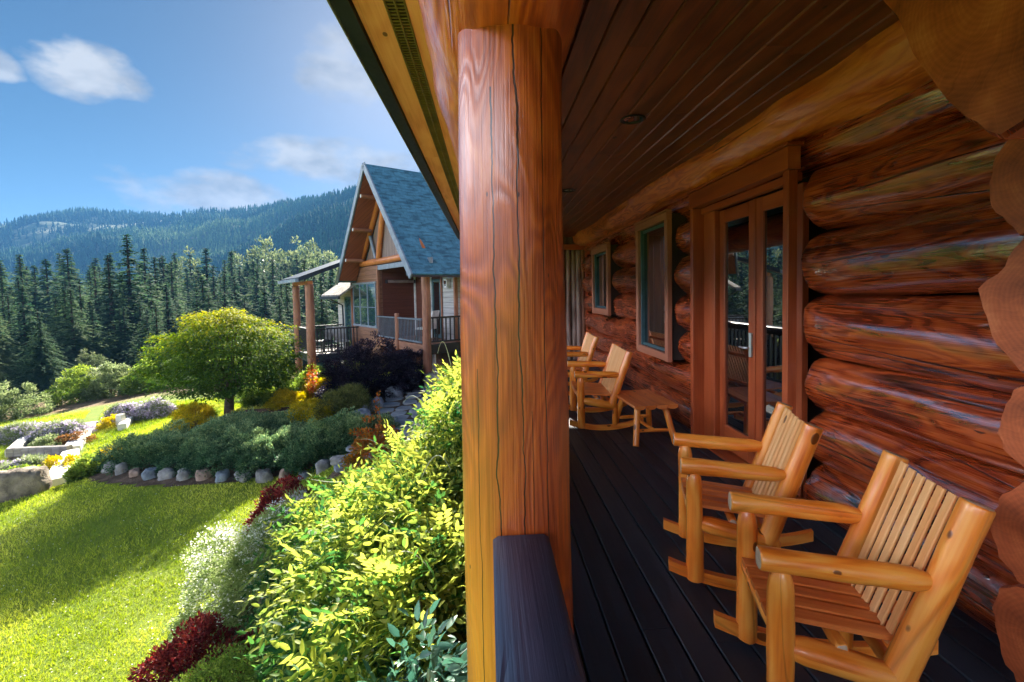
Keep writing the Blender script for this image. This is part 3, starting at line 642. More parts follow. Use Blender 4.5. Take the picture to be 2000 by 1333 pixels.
# railing in its bays
for y0, y1 in ((-2.6, 1.045), (1.34, 5.2), (5.5, 8.6)):
    rl = link('railing', None, cabin, (.066, (y0+y1)/2, 0)); h = (y1-y0)/2
    b = B(); m = 40
    c = .012
    for k in range(1):
        b.ext([(-.066+c, -.02), (.066-c, -.02), (.066, -.012), (.066, .012), (.066-c, .02), (-.066+c, .02), (-.066, .012), (-.066, -.012)][::-1], (0, -h, .89), (0, h, .89))
    b.build('handrail', M_RAIL, rl)
    b = B(); b.board((0, -h, .10), (0, h, .10), .05, .09); b.board((0, -h, .83), (0, h, .83), .04, .07); b.build('cross_rail', M_BLACK, rl)
    b = B(); n = int((y1-y0)/.115)
    for i in range(n): yy = -h+(i+.5)*(y1-y0)/n; b.box((-.017, yy-.017, .146), (.017, yy+.017, .794), ch=.003)
    b.build('balusters', M_BLACK, rl)
# ceiling
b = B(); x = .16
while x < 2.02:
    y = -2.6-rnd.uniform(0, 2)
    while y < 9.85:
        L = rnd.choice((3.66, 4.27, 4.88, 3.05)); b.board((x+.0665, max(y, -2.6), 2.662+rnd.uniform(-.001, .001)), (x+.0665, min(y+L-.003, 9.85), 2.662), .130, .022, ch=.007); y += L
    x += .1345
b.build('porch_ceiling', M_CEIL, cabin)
for i, (x, y) in enumerate(((1.02, 3.12), (.96, 5.28), (1.0, 7.6))):
    lt = link('ceiling_light', None, cabin, (x, y, 2.65))
    b = B(); n = 28; pr = [(.086, 0), (.088, -.004), (.080, -.008), (.066, -.005), (.062, .003)]
    vs = [(r_*math.cos(a/n*6.283), r_*math.sin(a/n*6.283), z_) for r_, z_ in pr for a in range(n)]
    fs = [[k*n+a, k*n+(a+1) % n, (k+1)*n+(a+1) % n, (k+1)*n+a] for k in range(4) for a in range(n)]; b.add(vs, fs, [[(0, 0)]*4]*len(fs)); b.build('trim_ring', M_BLACK, lt)
    b = B(); vs = [(.063*math.cos(a/n*6.283), .063*math.sin(a/n*6.283), .001) for a in range(n)]; b.add(vs, [list(range(n))[::-1]], [[(0, 0)]*n]); b.build('lamp_lens', M_GLASS, lt)
# eave: soffit, vent, gutter
b = B()
for x0, x1 in ((-.448, -.337), (-.265, -.15), (-.147, .02)):
    y = -2.6
    while y < 8.6:
        L = rnd.choice((2.4, 3.05, 3.66)); b.board(((x0+x1)/2, y, 2.509), ((x0+x1)/2, min(y+L-.003, 8.6), 2.509), x1-x0-.002, .018, ch=.003); y += L
b.build('soffit', M_SOFF, cabin)
vt = link('soffit_vent', None, cabin, (-.301, 0, 2.5))
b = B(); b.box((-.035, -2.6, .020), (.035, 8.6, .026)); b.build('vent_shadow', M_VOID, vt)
b = B(); M_VENT = simple('olive_vent_metal', (0.20, 0.15, 0.045), .45, metal=.4, bump=.05)
for xx in (-.034, .0, .034): b.box((xx-.0035, -2.6, -.003), (xx+.0035, 8.6, .004), ch=.001)
y = -2.6
while y < 8.6: b.box((-.03, y, -.0012), (-.004, y+.007, .003), ch=.0005, axis=0); b.box((.004, y, -.0012), (.03, y+.007, .003), ch=.0005, axis=0); y += .02
b.build('vent_grille', M_VENT, vt, smooth=False)
b = B(); b.ext([(-.030, -.02), (.030, -.02), (.034, .07), (-.040, .07)][::-1], (-.482, -2.6, 2.505), (-.482, 8.6, 2.505)); b.build('gutter', M_GUTTER, cabin)
b = B(); b.box((-.534, -2.6, 2.50), (-.524, 8.62, 2.585)); b.build('drip_edge', M_EDGE, cabin)
b = B()
def roofslab(b, x0, z0, x1, z1, y0, y1, th=.06):
    b.board(((x0+x1)/2, y0, (z0+z1)/2), ((x0+x1)/2, y1, (z0+z1)/2), math.hypot(x1-x0, z1-z0), th, up=(-(z1-z0), 0, (x1-x0)))
roofslab(b, -.545, 2.625, .30, 3.03, -2.7, 8.62); roofslab(b, .31, 3.035, 5.2, 5.40, -2.7, 9.95); roofslab(b, 5.21, 5.395, 8.5, 3.80, -2.7, 9.95)
b.build('roof', M_SHING, cabin)
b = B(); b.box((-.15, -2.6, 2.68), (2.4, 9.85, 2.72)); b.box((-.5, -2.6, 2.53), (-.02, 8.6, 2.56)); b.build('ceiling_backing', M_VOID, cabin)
# end of the porch: panelled return wall with pale standing posts
b = B(); b.box((.2, 9.82, -1.4), (2.35, 9.92, 2.9), axis=2); b.build('end_wall', M_PLANKV, cabin)
for k, (x, r, c_) in enumerate(((1.62, .06, 0), (1.745, .055, 0), (1.86, .05, 0), (1.965, .06, 0), (2.06, .045, 0))):
    b = B(); b.log((x, 9.76, 0), (x, 9.76, 2.36), r, seed=300+k, amp=.006, step=.15, n=14, wob=.006, round_end=.01); b.build('standing_log', [M_ENDW if k in (1, 3, 2) else M_RED, M_END], cabin)
b = B(); b.box((1.5, 9.70, 2.37), (2.2, 9.8, 2.49)); b.box((2.11, 9.70, 0), (2.16, 9.8, 2.36)); b.build('end_casing', M_TRIM, cabin)

# door
dr = link('french_door', None, cabin, (2.1, 3.5, 0))
def dbox(b, x0, y0, z0, x1, y1, z1, ax=None, ch=.004): b.box((x0-2.1, y0-3.5, z0), (x1-2.1, y1-3.5, z1), axis=ax, ch=ch)
b = B()
dbox(b, 1.955, 2.87, 0, 2.02, 2.925, 2.235); dbox(b, 1.95, 4.235, 0, 2.30, 4.29, 2.235); dbox(b, 1.945, 2.86, 2.24, 2.03, 4.30, 2.385, 1)
dbox(b, 1.93, 2.845, 2.388, 2.04, 4.315, 2.41, 1); dbox(b, 2.03, 2.93, 2.18, 2.09, 4.23, 2.235, 1)
dbox(b, 1.975, 4.29, 0, 2.28, 4.345, 2.30)
b.build('casing', M_TRIM, dr)
b = B(); dbox(b, 2.056, 4.03, .03, 2.20, 4.232, 2.178, 2); dbox(b, 2.0, 2.93, 0, 2.30, 4.23, .035, 1); b.build('side_panel', M_TRIM, dr)
for y0, y1 in ((3.475, 4.025), (2.93, 3.465)):
    lf = link('door_leaf', None, dr, (0, (y0+y1)/2-3.5, 0)); w = (y1-y0)/2-.004; s1 = .085
    b = B()
    b.box((0, -w, .05), (.045, -w+s1, 2.17), axis=2); b.box((0, w-s1, .05), (.045, w, 2.17), axis=2)
    b.box((0, -w+s1+.001, .05), (.045, w-s1-.001, .26), axis=1); b.box((0, -w+s1+.001, 2.06), (.045, w-s1-.001, 2.17), axis=1); b.build('leaf_frame', M_TRIM, lf)
    b = B(); b.box((.018, -w+s1-.004, .255), (.026, w-s1+.004, 2.065), ch=0.0005, axis=2); b.build('pane', M_GLASS, lf)
    if y0 > 3.47:
        b = B(); b.tube([(-.01, -w+.035, 1.0), (-.045, -w+.035, 1.0), (-.05, -w+.05, 1.0), (-.05, -w+.13, 1.0)], [.009, .009, .009, .007], 10); b.tube([(-.008, -w+.035, .93), (-.008, -w+.035, 1.12)], [.018, .018], 12); b.build('door_handle', M_STEEL, lf)
    else:
        b = B(); b.box((-.012, w-.004, .05), (.02, w+.022, 2.17)); b.build('astragal', M_TRIM, lf)
# windows
def cab_window(y0, y1, z0, z1, cw):
    wv_ = link('window', None, cabin, (2.0, (y0+y1)/2, (z0+z1)/2)); h = (y1-y0)/2; k = (z1-z0)/2
    b = B(); b.box((.021, -h+.02, -k+.02), (.28, -h+.05, k-.02), axis=2); b.box((.021, h-.05, -k+.02), (.28, h-.02, k-.02), axis=2); b.box((.021, -h+.051, k-.05), (.28, h-.051, k-.02), axis=1); b.box((.021, -h+.051, -k+.02), (.28, h-.051, -k+.05), axis=1); b.build('buck', M_VOID, wv_)
    b = B(); b.box((-.04, -h-.0, k-cw), (.02, h, k), axis=1); b.box((-.035, -h, -k), (.02, -h+cw, k-cw-.002), axis=2); b.box((-.035, h-cw, -k), (.02, h, k-cw-.002), axis=2)
    b.box((-.055, -h-.01, k+.002), (.02, h+.01, k+.02), axis=1); b.box((-.03, -h+cw+.002, -k), (.02, h-cw-.002, -k+cw), axis=1); b.build('casing', M_TRIM2, wv_)
    b = B(); f = .035; a, c_ = h-cw-.003, k-cw-.003
    for q in (-1, 1): b.box((.0, q*a-(f if q > 0 else 0), -c_), (.07, q*a+(0 if q > 0 else f), c_), axis=2)
    b.box((.02, -a+f+.001, c_-f), (.07, a-f-.001, c_), axis=1); b.box((.02, -a+f+.001, -c_), (.07, a-f-.001, -c_+f), axis=1); b.build('sash', M_TEALF, wv_)
    b = B(); b.box((.04, -a+f-.004, -c_+f-.004), (.048, a-f+.004, c_-f+.004), ch=.0005, axis=2); b.build('pane', M_GLASS, wv_)
cab_window(4.885, 5.945, .68, 2.33, .085)
cab_window(7.36, 8.50, 1.07, 2.25, .10)
# crossed corner logs whose cut ends face the porch
def end_poly(x0, x1, pts, seed, nm='corner_log'):
    b = B(); pts = np.array(pts); c = pts.mean(0); n = len(pts); rr_ = random.Random(seed); V = []; m = 4; m2 = 3
    # subdivide the outline and roughen it with axe facets
    P = []
    for i in range(n):
        a, q = pts[i], pts[(i+1) % n]
        for k in range(m2):
            t_ = k/m2; p = a*(1-t_)+q*t_; p = c+(p-c)*(1+rr_.uniform(-.035, .035)); P.append(p)
    n = len(P); xs_ = [x0, x0+.012, x0+.05, x0+.2, x0+.45, x1]; sc_ = [.965, .995, 1.0, 1.0, 1.0, 1.0]
    vs = []
    for xi, s_ in zip(xs_, sc_):
        for j, p in enumerate(P):
            q = c+(p-c)*(s_+.03*(mn.noise((xi*3, j*.4, seed))))
            vs.append((xi+(rr_.uniform(-.004, .004) if xi == x0 else 0), q[0], q[1]))
    fs = []; uv = []
    for k in range(len(xs_)-1):
        for j in range(n):
            j2 = (j+1) % n; fs.append([k*n+j2, k*n+j, (k+1)*n+j, (k+1)*n+j2]); uv.append([(xs_[k]+seed, (j+1)*.05), (xs_[k]+seed, j*.05), (xs_[k+1]+seed, j*.05), (xs_[k+1]+seed, (j+1)*.05)])
    b.add(vs, fs, uv, 0)
    b.f.append(list(range(n))); b.uv += [((p[0]-c[0]), (p[1]-c[1])) for p in P]; b.mi.append(1)
    o = b.build(nm, [M_LOG, M_END], cabin, angle=25); return o
def disc(yc, zc, r, seed, k=15, sq=1.0):
    rr_ = random.Random(seed); return [(yc+r*math.cos(a*6.283/k+.2)*rr_.uniform(.93, 1.06), zc+r*sq*math.sin(a*6.283/k+.2)*rr_.uniform(.95, 1.05)) for a in range(k)]
end_poly(1.74, 2.3, disc(1.31, 1.815, .205, 1), 1); end_poly(1.75, 2.3, disc(1.28, 1.41, .245, 2), 2); end_poly(1.77, 2.3, disc(1.28, 1.0, .2, 3), 3)
end_poly(1.74, 2.3, disc(1.28, .655, .2, 4), 4); end_poly(1.76, 2.3, disc(1.27, .29, .21, 5), 5)
end_poly(1.35, 2.25, [(1.51, 2.44), (1.47, 2.62), (1.2, 2.655), (.9, 2.655), (.72, 2.4), (.78, 2.1), (1.0, 1.92), (1.14, 1.86), (1.23, 1.93), (1.40, 2.20)], 6)

# ------------------------------------------------------------------ rocking chairs
def chair(label, loc, rz, W=.413, nsl=6, nseat=5, group='log rocking chairs along the cabin wall', nm='rocking_chair', seed=0):
    """local frame: +x back of the chair, +y across; origin on the deck below the front end of the near arm"""
    t = thing(nm, label, 'chair', loc, rz, group); rr_ = random.Random(seed+3)
    def lg(name, p0, p1, r, **k):
        b = B(); k.setdefault('amp', .0062); k.setdefault('n', 20); k.setdefault('step', .03); k.setdefault('wob', .003); k.setdefault('round_end', .008); k.setdefault('freq', (4, 6))
        b.log(p0, p1, r, seed=rr_.randrange(9999), **k); return b.build(name, [M_HONEY, M_ENDC], t, angle=55)
    for y in (0, W):
        lg('armrest', (0, y, .602), (.485, y, .588), .0385, r1=.035, taper=(0, .07), ntap=.4)
        lg('leg', (.065, y, .03), (.065, y, .578), .041, r1=.038, taper=(0, .05), ntap=.55, up=(0, 1, 0))
        lg('back_post', (.385, y, .262), (.585, y, .835), .042, r1=.040, up=(0, 1, 0))
        lg('side_rail', (.075, y, .325), (.44, y, .258), .040, taper=(.05, .03), ntap=.5)
        lg('rear_leg', (.42, y, .055), (.42, y, .27), .028, up=(0, 1, 0))
        b = B(); n = 14; zz = lambda s_: .003+(s_-.30)**2/(2*1.05)
        for k in range(n):
            s0 = -.06+k*(.78/n); s1 = s0+.78/n
            vs = []
            for s_, sg in ((s0, 0), (s1, 1)):
                for dy, dz in ((-.017, 0), (.017, 0), (.017, .055), (-.017, .055)): vs.append((s_, y+dy, zz(s_)+dz))
            fs = [[0, 1, 5, 4], [1, 2, 6, 5], [2, 3, 7, 6], [3, 0, 4, 7]]; us = [[(s0, a*.05), (s0, a*.05+.05), (s1, a*.05+.05), (s1, a*.05)] for a in range(4)]
            if k == 0: fs.append([3, 2, 1, 0]); us.append([(0, 0), (.03, 0), (.03, .05), (0, .05)])
            if k == n-1: fs.append([4, 5, 6, 7]); us.append([(0, 0), (.03, 0), (.03, .05), (0, .05)])
            b.add(vs, fs, us)
        b.build('rocker', M_HONEY, t, smooth=False)
    lg('front_stretcher', (.055, .0, .355), (.055, W, .355), .022, r1=.022, taper=(.04, .04))
    lg('rear_stretcher', (.42, .0, .235), (.42, W, .235), .022, taper=(.04, .04))
    for z_, x_ in ((.40, .455), (.745, .575)): lg('back_crossbar', (x_, 0, z_), (x_, W, z_), .019)
    lg('seat_crossbar', (.24, 0, .335), (.24, W, .335), .02)
    b = B(); w = (W-.075)/nseat
    for k in range(nseat):
        y = .0375+w*(k+.5); b.board((.035, y, .388), (.425, y, .358), w-.013, .018, up=(0, 0, 1), ch=.004)
    b.build('seat', M_SEAT, t, angle=30)
    b = B(); w = (W-.11)/nsl; dx = (.585-.385)/(.835-.262)
    for k in range(nsl):
        y = .049+w*(k+.5); x0 = .385+dx*(.335-.262)-.018; z0 = .335; z1 = .832+rr_.uniform(-.003, .003); x1 = .385+dx*(z1-.262)-.018
        b.board((x0, y, z0), (x1, y, z1), w-(.017 if nsl < 8 else .018), .011, up=(-1, 0, dx), ch=.003)
    b.build('backrest', M_SLAT, t, angle=30)
    b = B()
    return t
M_ENDC = end_grain('chair_end_grain', (0.50, 0.34, 0.22), (0.64, 0.47, 0.34), (0.74, 0.60, 0.48), 110)
chair('honey log rocking chair nearest the big porch post, beside the stacked corner log ends', (.86, 1.40, 0), R(-17), seed=1)
chair('second honey log rocking chair, between the glazed doors and the nearest rocker', (.945, 2.19, 0), R(-18), seed=2)
chair('wide two-seat log rocker with a dozen thin back slats, directly behind the small side table', (.90, 4.74, 0), R(-4), W=.72, nsl=12, nseat=9, nm='rocking_bench', group='wide log rockers at the far end', seed=3)
chair('farthest wide log rocker on the porch, half hidden under the small far window', (.94, 6.36, 0), R(-4), W=.72, nsl=12, nseat=9, nm='rocking_bench', group='wide log rockers at the far end', seed=4)
# side table
tb = thing('side_table', 'small log side table with four-board top and splayed peeled legs on the dark deck', 'table', (1.55, 4.5, 0), R(4))
b = B()
for k in range(4):
    x0 = -.215+k*.1085; w = .052; pr = [(-w, .018), (w, .018), (w, .004)]+[(w*math.cos(a), -.022*math.sin(a)) for a in (.5, 1.0, 1.57, 2.14, 2.64)]+[(-w, .004)]
    b.ext(pr[::-1], (x0+.05, -.33, .372), (x0+.05, .36, .372))
b.build('table_top', [M_SEAT, M_END], tb, angle=30)
for sx, sy in ((-1, -1), (1, -1), (-1, 1), (1, 1)):
    b = B(); b.log((sx*.20, sy*.30, .0), (sx*.14, sy*.20, .355), .030, seed=500+sx+3*sy, amp=.003, step=.03, n=16, wob=.003, round_end=.006, up=(0, 1, 0)); b.build('leg', [M_HONEY, M_ENDC], tb)
b = B(); b.log((-.16, -.24, .13), (.16, -.24, .13), .018, amp=.002, n=12, step=.04); b.log((-.16, .24, .13), (.16, .24, .13), .018, amp=.002, n=12, step=.04); b.log((0, -.24, .13), (0, .24, .13), .018, amp=.002, n=12, step=.04); b.build('stretcher', M_HONEY, tb)

# ------------------------------------------------------------------ the cottage next door (local x = along the ridge, local y = across the gable)
ct = thing('gabled_cottage', 'cedar cottage with steep blue-green shingle gable, log truss and two balconies', 'house', (-2.12, 12.45, 0), math.atan2(.57, .82))
PK, EV, HW = 5.63, 2.13, 3.045
def cbox(b, lo, hi, ax=None, ch=.004): b.box(lo, hi, axis=ax, ch=ch)
def poly(b, pts, uvf, th=None, mi=0):
    """flat polygon extruded by vector th"""
    n = len(pts); P = [Vector(p) for p in pts]; Q = [p+Vector(th) for p in P]
    vs = P+Q; fs = [list(range(n)), list(range(n, 2*n))[::-1]]+[[i, n+i, n+(i+1) % n, (i+1) % n] for i in range(n)]
    b.add(vs, fs, [[uvf(vs[i]) for i in f] for f in fs], mi)
sl = math.hypot(HW, PK-EV)
b = B()
poly(b, [(-.02, -.12, EV-.14), (7.5, -.12, EV-.14), (7.5, HW, PK), (-.02, HW, PK)], lambda p: (p.x, (p.y)*sl/HW), (-.0, -.055, .05))
poly(b, [(-.02, HW, PK+.002), (7.5, HW, PK+.002), (7.5, 2*HW+.12, EV-.14), (-.02, 2*HW+.12, EV-.14)], lambda p: (p.x, (p.y)*sl/HW), (0, .055, .05))
b.build('roof', M_SHING, ct, smooth=False)
b = B(); b.board((3.9, .95, 3.42), (4.6, .95, 3.42), .5, .10, up=(0, -.7, .6)); b.build('roof_vent', M_GUTTER, ct)
b = B()   # soffit under the rake
poly(b, [(.05, .02, EV-.06), (.68, .02, EV-.06), (.68, HW, PK-.10), (.05, HW, PK-.10)], lambda p: (p.x, p.y), (0, .01, -.02))
poly(b, [(.05, HW, PK-.10), (.68, HW, PK-.10), (.68, 2*HW-.02, EV-.06), (.05, 2*HW-.02, EV-.06)], lambda p: (p.x, p.y), (0, -.01, -.02))
b.build('rake_soffit', M_SOFFR, ct, smooth=False)
b = B()
for s_ in (-1, 1):
    b.board((.0, HW+s_*(HW+.16), EV-.16), (.0, HW+s_*.0, PK+.02), .05, .20, up=(0, s_*.75, .65))
b.build('barge_board', M_BLUEGREY, ct)
for z_, v_ in ((4.95, 3.63), (3.95, 4.50), (2.95, 5.36)):
    for sg in (1, -1):
        vv = v_ if sg > 0 else 2*HW-v_
        b = B(); b.log((.06, vv-.05*sg, z_-.18), (.72, vv-.05*sg, z_-.18), .07, amp=.005, n=12, step=.1, wob=.003); b.build('purlin', [M_RED, M_WHITE], ct)
b = B(); b.box((-.02, -.02, EV-.13), (7.5, .10, EV-.03), axis=0); b.box((-.0, -.14, EV-.17), (7.5, -.03, EV-.06), axis=0); b.build('gutter', M_GUTTER, ct)
# gable wall: a real pentagon down to the deck line
b = B(); poly(b, [(.82, .65, 2.62), (.82, 2*HW-.65, 2.62), (.82, 3.06, 5.35), (.82, 3.0, 5.35)], lambda p: (p.y, p.z), (.08, 0, 0)); b.build('gable_panel', M_PANELV, ct, smooth=False)
def strut(y0, z0, y1, z1, r=.095, m=None, x=.74, nm='truss_strut'):
    b = B(); b.log((x, y0, z0), (x, y1, z1), r, amp=.008, n=14, step=.12, wob=.008, up=(1, 0, 0)); b.build(nm, [m or M_ORANGE, M_ENDP], ct)
strut(.55, 2.66, 5.9, 2.66, .11, nm='tie_beam'); strut(5.55, 2.75, 3.12, 5.32, .10, nm='rafter_log'); strut(.55, 2.75, 2.98, 5.32, .10, nm='rafter_log')
strut(3.9, 2.76, 3.15, 5.1, .10); strut(4.15, 2.76, 4.62, 3.6, .055, M_BLUEGREY); strut(2.15, 2.76, 2.85, 4.75, .06, M_BLUEGREY); strut(1.85, 2.76, 1.55, 3.65, .11)
b = B(); cbox(b, (.70, .05, 2.36), (.78, 4.0, 2.52), 1); b.build('header_board', M_BLUEGREY, ct)
b = B(); cbox(b, (.72, 3.96, -1.5), (.86, 6.75, 2.53), 1); b.build('front_wall', M_SIDE, ct)
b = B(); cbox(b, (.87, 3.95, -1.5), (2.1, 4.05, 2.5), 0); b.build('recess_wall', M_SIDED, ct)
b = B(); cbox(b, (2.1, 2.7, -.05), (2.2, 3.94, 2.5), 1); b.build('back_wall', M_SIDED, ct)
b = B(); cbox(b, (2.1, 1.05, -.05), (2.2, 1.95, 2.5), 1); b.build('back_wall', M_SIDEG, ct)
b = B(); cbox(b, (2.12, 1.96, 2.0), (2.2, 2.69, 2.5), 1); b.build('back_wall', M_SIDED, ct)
b = B(); cbox(b, (2.05, 3.88, -.05), (2.14, 3.95, 2.5), 2); cbox(b, (2.04, 2.62, -.05), (2.09, 2.70, 2.06), 2); b.build('corner_trim', M_WHITE, ct)
b = B(); pass
for lo_, hi_ in (((2.02, 1.0, -1.4), (2.14, 1.08, 2.5)), ((2.05, 1.9, -.05), (2.09, 1.97, 2.06)), ((.68, 6.68, -1.5), (.78, 6.76, 2.0)), ((.68, 3.93, -.3), (.76, 4.0, 2.5))): b = B(); cbox(b, lo_, hi_, 2); b.build('corner_trim', M_RED, ct)
b = B(); cbox(b, (2.3, .9, -1.5), (2.4, 1.04, 2.5)); cbox(b, (2.14, 1.0, -1.5), (7.4, 1.1, 2.5), 0); cbox(b, (7.3, 1.1, -1.5), (7.4, 6.6, 4.0)); cbox(b, (.9, 6.4, -2.2), (7.3, 6.5, 2.4), 0); b.build('side_wall', M_SIDEG, ct)
gd = link('glazed_door', None, ct, (2.1, 2.3, 0))
b = B(); cbox(b, (-.03, -.30, 0), (.03, -.22, 1.98), 2); cbox(b, (-.03, .22, 0), (.03, .30, 1.98), 2); cbox(b, (-.03, -.218, 1.9), (.03, .218, 1.98), 1); cbox(b, (-.03, -.218, 0), (.03, .218, .12), 1); b.build('door_frame', M_TEALF, gd)
b = B(); cbox(b, (-.005, -.222, .11), (.005, .222, 1.91), 2, .0005); b.build('pane', M_GLASS, gd)
# triple window
wv_ = link('triple_window', None, ct, (.72, 5.38, 1.14)); b = B(); h, k = 1.18, .76
for yy in (-h, -h/3-.02, h/3-.02, h-.07): cbox(b, (-.03, yy, -k), (.01, yy+.06, k), 2)
for zz in (-k-.07, k): cbox(b, (-.035, -h-.05, zz), (.01, h+.05, zz+.07), 1)
b.build('frame', M_BLUEGREY, wv_)
for i in range(3):
    y0 = -h+.06+i*(2*h-.02)/3
    b = B(); cbox(b, (-.012, y0, -k), (-.004, y0+.70, k), 2, .0005); b.build('pane', M_GLASS2, wv_)
b = B(); cbox(b, (-.02, -h+.06, -.10), (-.014, h-.07, -.075), 1, .001); b.build('transom', M_BLUEGREY, wv_)
# recessed porch deck, posts and rails
b = B(); cbox(b, (.66, .45, -.12), (2.1, 3.94, -.02), 1); cbox(b, (.62, .40, -.24), (.66, 3.93, .02), 1); b.build('porch_floor', M_RED, ct)
b = B(); cbox(b, (2.1, .48, -.14), (5, .98, -.02), 0); cbox(b, (.70, .40, -.26), (5, .44, .02), 0); b.build('side_deck', M_BLACK, ct)
def cpost(x, y, z0, z1, r, m=M_RED, nm='log_post'):
    b = B(); b.log((x, y, z0), (x, y, z1), r, amp=.012, n=18, step=.12, wob=.012, up=(0, 1, 0)); b.build(nm, [m, M_END], ct)
cpost(.72, .42, -1.05, 2.1, .125); cpost(.62, 2.25, -.26, .90, .075)
def crail(p0, p1, z0, z1, m, n, nm='railing', bw=.02, parent=ct):
    p0, p1 = Vector(p0), Vector(p1); d = p1-p0; L = d.length; a = math.atan2(d.y, d.x)
    o = link(nm, None, parent, (p0.x, p0.y, z0), a); H_ = z1-z0
    b = B(); b.box((0, -.035, H_-.05), (L, .035, H_), axis=0); b.box((0, -.02, .06), (L, .02, .11), axis=0); b.build('rails', m, o)
    b = B()
    for i in range(n): x = (i+.5)*L/n; b.box((x-bw/2, -bw/2, .111), (x+bw/2, bw/2, H_-.051), ch=.002, axis=2)
    b.build('balusters', m, o)
crail((.63, .55), (.63, 2.17), 0, .78, M_RAILG, 16); crail((.63, 2.33), (.63, 3.92), 0, .78, M_RAILG, 16); crail((.86, .44), (4.6, .44), 0, .82, M_BLACK, 26, bw=.035)
b = B(); cbox(b, (2.1, 1.1, -1.5), (2.16, 3.95, -.25), 1); cbox(b, (2.16, .9, -1.4), (5, .95, -.25), 0); b.build('lower_wall', M_PLANKV, ct)
b = B(); b.tube([(1.0, .55, -1.2), (1.0, .55, -.3)], [.05, .05], 10); b.build('downpipe', M_WHITE, ct)
# heater under the recess ceiling
ht = link('patio_heater', None, ct, (1.5, 3.9, 1.96)); b = B(); b.box((-.5, -.10, -.05), (.5, .02, .05), axis=0, ch=.02); b.build('housing', M_STEEL, ht)
b = B(); b.box((-.54, -.115, -.06), (-.501, .03, .06)); b.box((.501, -.115, -.06), (.54, .03, .06)); b.build('end_cap', M_GUTTER, ht)
wl = link('wall_lantern', None, ct, (2.06, 1.45, 1.82)); b = B(); b.box((-.12, -.08, -.13), (.03, .08, .13), axis=2, ch=.02); b.box((-.13, -.095, .131), (.035, .095, .15), ch=.004); b.build('lantern_body', M_WHITE, wl)
b = B(); b.box((-.126, -.055, -.09), (-.121, .055, .09), axis=2, ch=.001); b.build('lantern_glass', M_GLASS, wl)
# left wing with the corner balcony
b = B(); cbox(b, (.74, 6.78, -1.8), (.86, 8.6, 1.85), 1); cbox(b, (.87, 8.5, -2.6), (4, 8.6, 1.85), 0); b.build('wing_wall', M_SIDEG, ct)
wd_ = link('wing_door', None, ct, (.73, 7.25, .5)); b = B(); cbox(b, (-.03, -.38, -1.1), (.005, -.30, .95), 2); cbox(b, (-.03, .30, -1.1), (.005, .38, .95), 2); cbox(b, (-.03, -.298, .87), (.005, .298, .95), 1); b.build('frame', M_TEALF, wd_)
b = B(); cbox(b, (-.012, -.30, -1.1), (-.004, .30, .87), 2, .0005); b.build('pane', M_GLASS2, wd_)
b = B(); poly(b, [(.15, 6.45, 1.45), (.15, 8.9, 1.45), (1.8, 8.9, 2.6), (1.8, 6.45, 2.6)], lambda p: (p.y, p.x*1.2), (0, 0, .08)); b.build('wing_roof', M_SHINGG, ct, smooth=False)
b = B(); cbox(b, (.08, 6.42, 1.36), (.16, 8.95, 1.47), 1); b.tube([(.14, 7.75, 1.4), (.45, 7.75, 1.2), (.66, 7.75, 1.1), (.68, 7.75, -.6)], [.035]*4, 8); b.build('wing_gutter', M_GUTTER, ct)
b = B(); cbox(b, (-1.0, 6.1, -.82), (.74, 8.15, -.70), 1); b.build('balcony_floor', M_GREYWOOD, ct)
b = B(); cbox(b, (-1.04, 6.05, -.95), (-1.0, 8.2, -.66), 1); cbox(b, (-1.0, 6.05, -.95), (.74, 6.10, -.66), 0); cbox(b, (-1.0, 8.15, -.95), (.74, 8.2, -.66), 0); b.build('balcony_fascia', M_GUTTER, ct)
crail((-1.0, 6.14), (-1.0, 8.1), -.66, .30, M_BLACK, 22); crail((-.98, 6.12), (.72, 6.12), -.66, .30, M_BLACK, 14, bw=.035); crail((-.98, 8.12), (.72, 8.12), -.66, .30, M_BLACK, 14)
zb = lambda u, v: -0.35
cpost(-1.02, 6.12, -3.0, 1.93, .15); cpost(-1.02, 8.12, -3.4, 1.93, .13); cpost(.45, 8.1, -3.4, -.96, .12); 
b = B(); cbox(b, (-1.1, 6.0, 1.93), (-.92, 8.3, 2.05), 1); b.build('balcony_beam', M_ORANGE, ct)
b = B(); poly(b, [(-1.45, 5.75, 2.02), (-1.45, 8.6, 2.02), (.7, 8.6, 2.85), (.7, 5.75, 2.85)], lambda p: (p.y, p.x), (0, 0, .15)); b.build('balcony_roof', M_GUTTER, ct, smooth=False)
b = B(); cbox(b, (-1.56, 5.7, 2.0), (-1.46, 8.65, 2.12), 1); b.build('balcony_gutter', M_BLUEGREY, ct)
# furniture glimpsed on the cottage decks
def patio_chair(label, x, y, z, rz, m, grp):
    t = thing('patio_chair', label, 'chair', (x, y, z), rz, grp)
    b = B(); b.box((-.25, -.25, .40), (.25, .25, .46), ch=.015); b.build('seat', m, t)
    b = B(); b.board((.24, 0, .47), (.36, 0, .98), .48, .05, up=(-1, 0, .2), ch=.02); b.build('backrest', m, t)
    for sx in (-.22, .22):
        for sy in (-.22, .22): b = B(); b.box((sx-.02, sy-.02, 0), (sx+.02, sy+.02, .399), axis=2); b.build('leg', M_BLACK, t)
def cw(u, v): return (-2.12+.821*u-.571*v, 12.45+.571*u+.821*v)
patio_chair('dark chair in the corner of the cottage balcony on two tall log posts', *cw(-.3, 7.2), -.70, R(60), M_BLACK, None)
patio_chair('pale chair beside the dark one on the cottage balcony', *cw(.25, 6.7), -.70, R(120), M_CUSH, None)
patio_chair('white cushioned chair behind the grey rail of the cottage porch', *cw(1.3, 1.6), -.02, R(-20), M_WHITE, None)

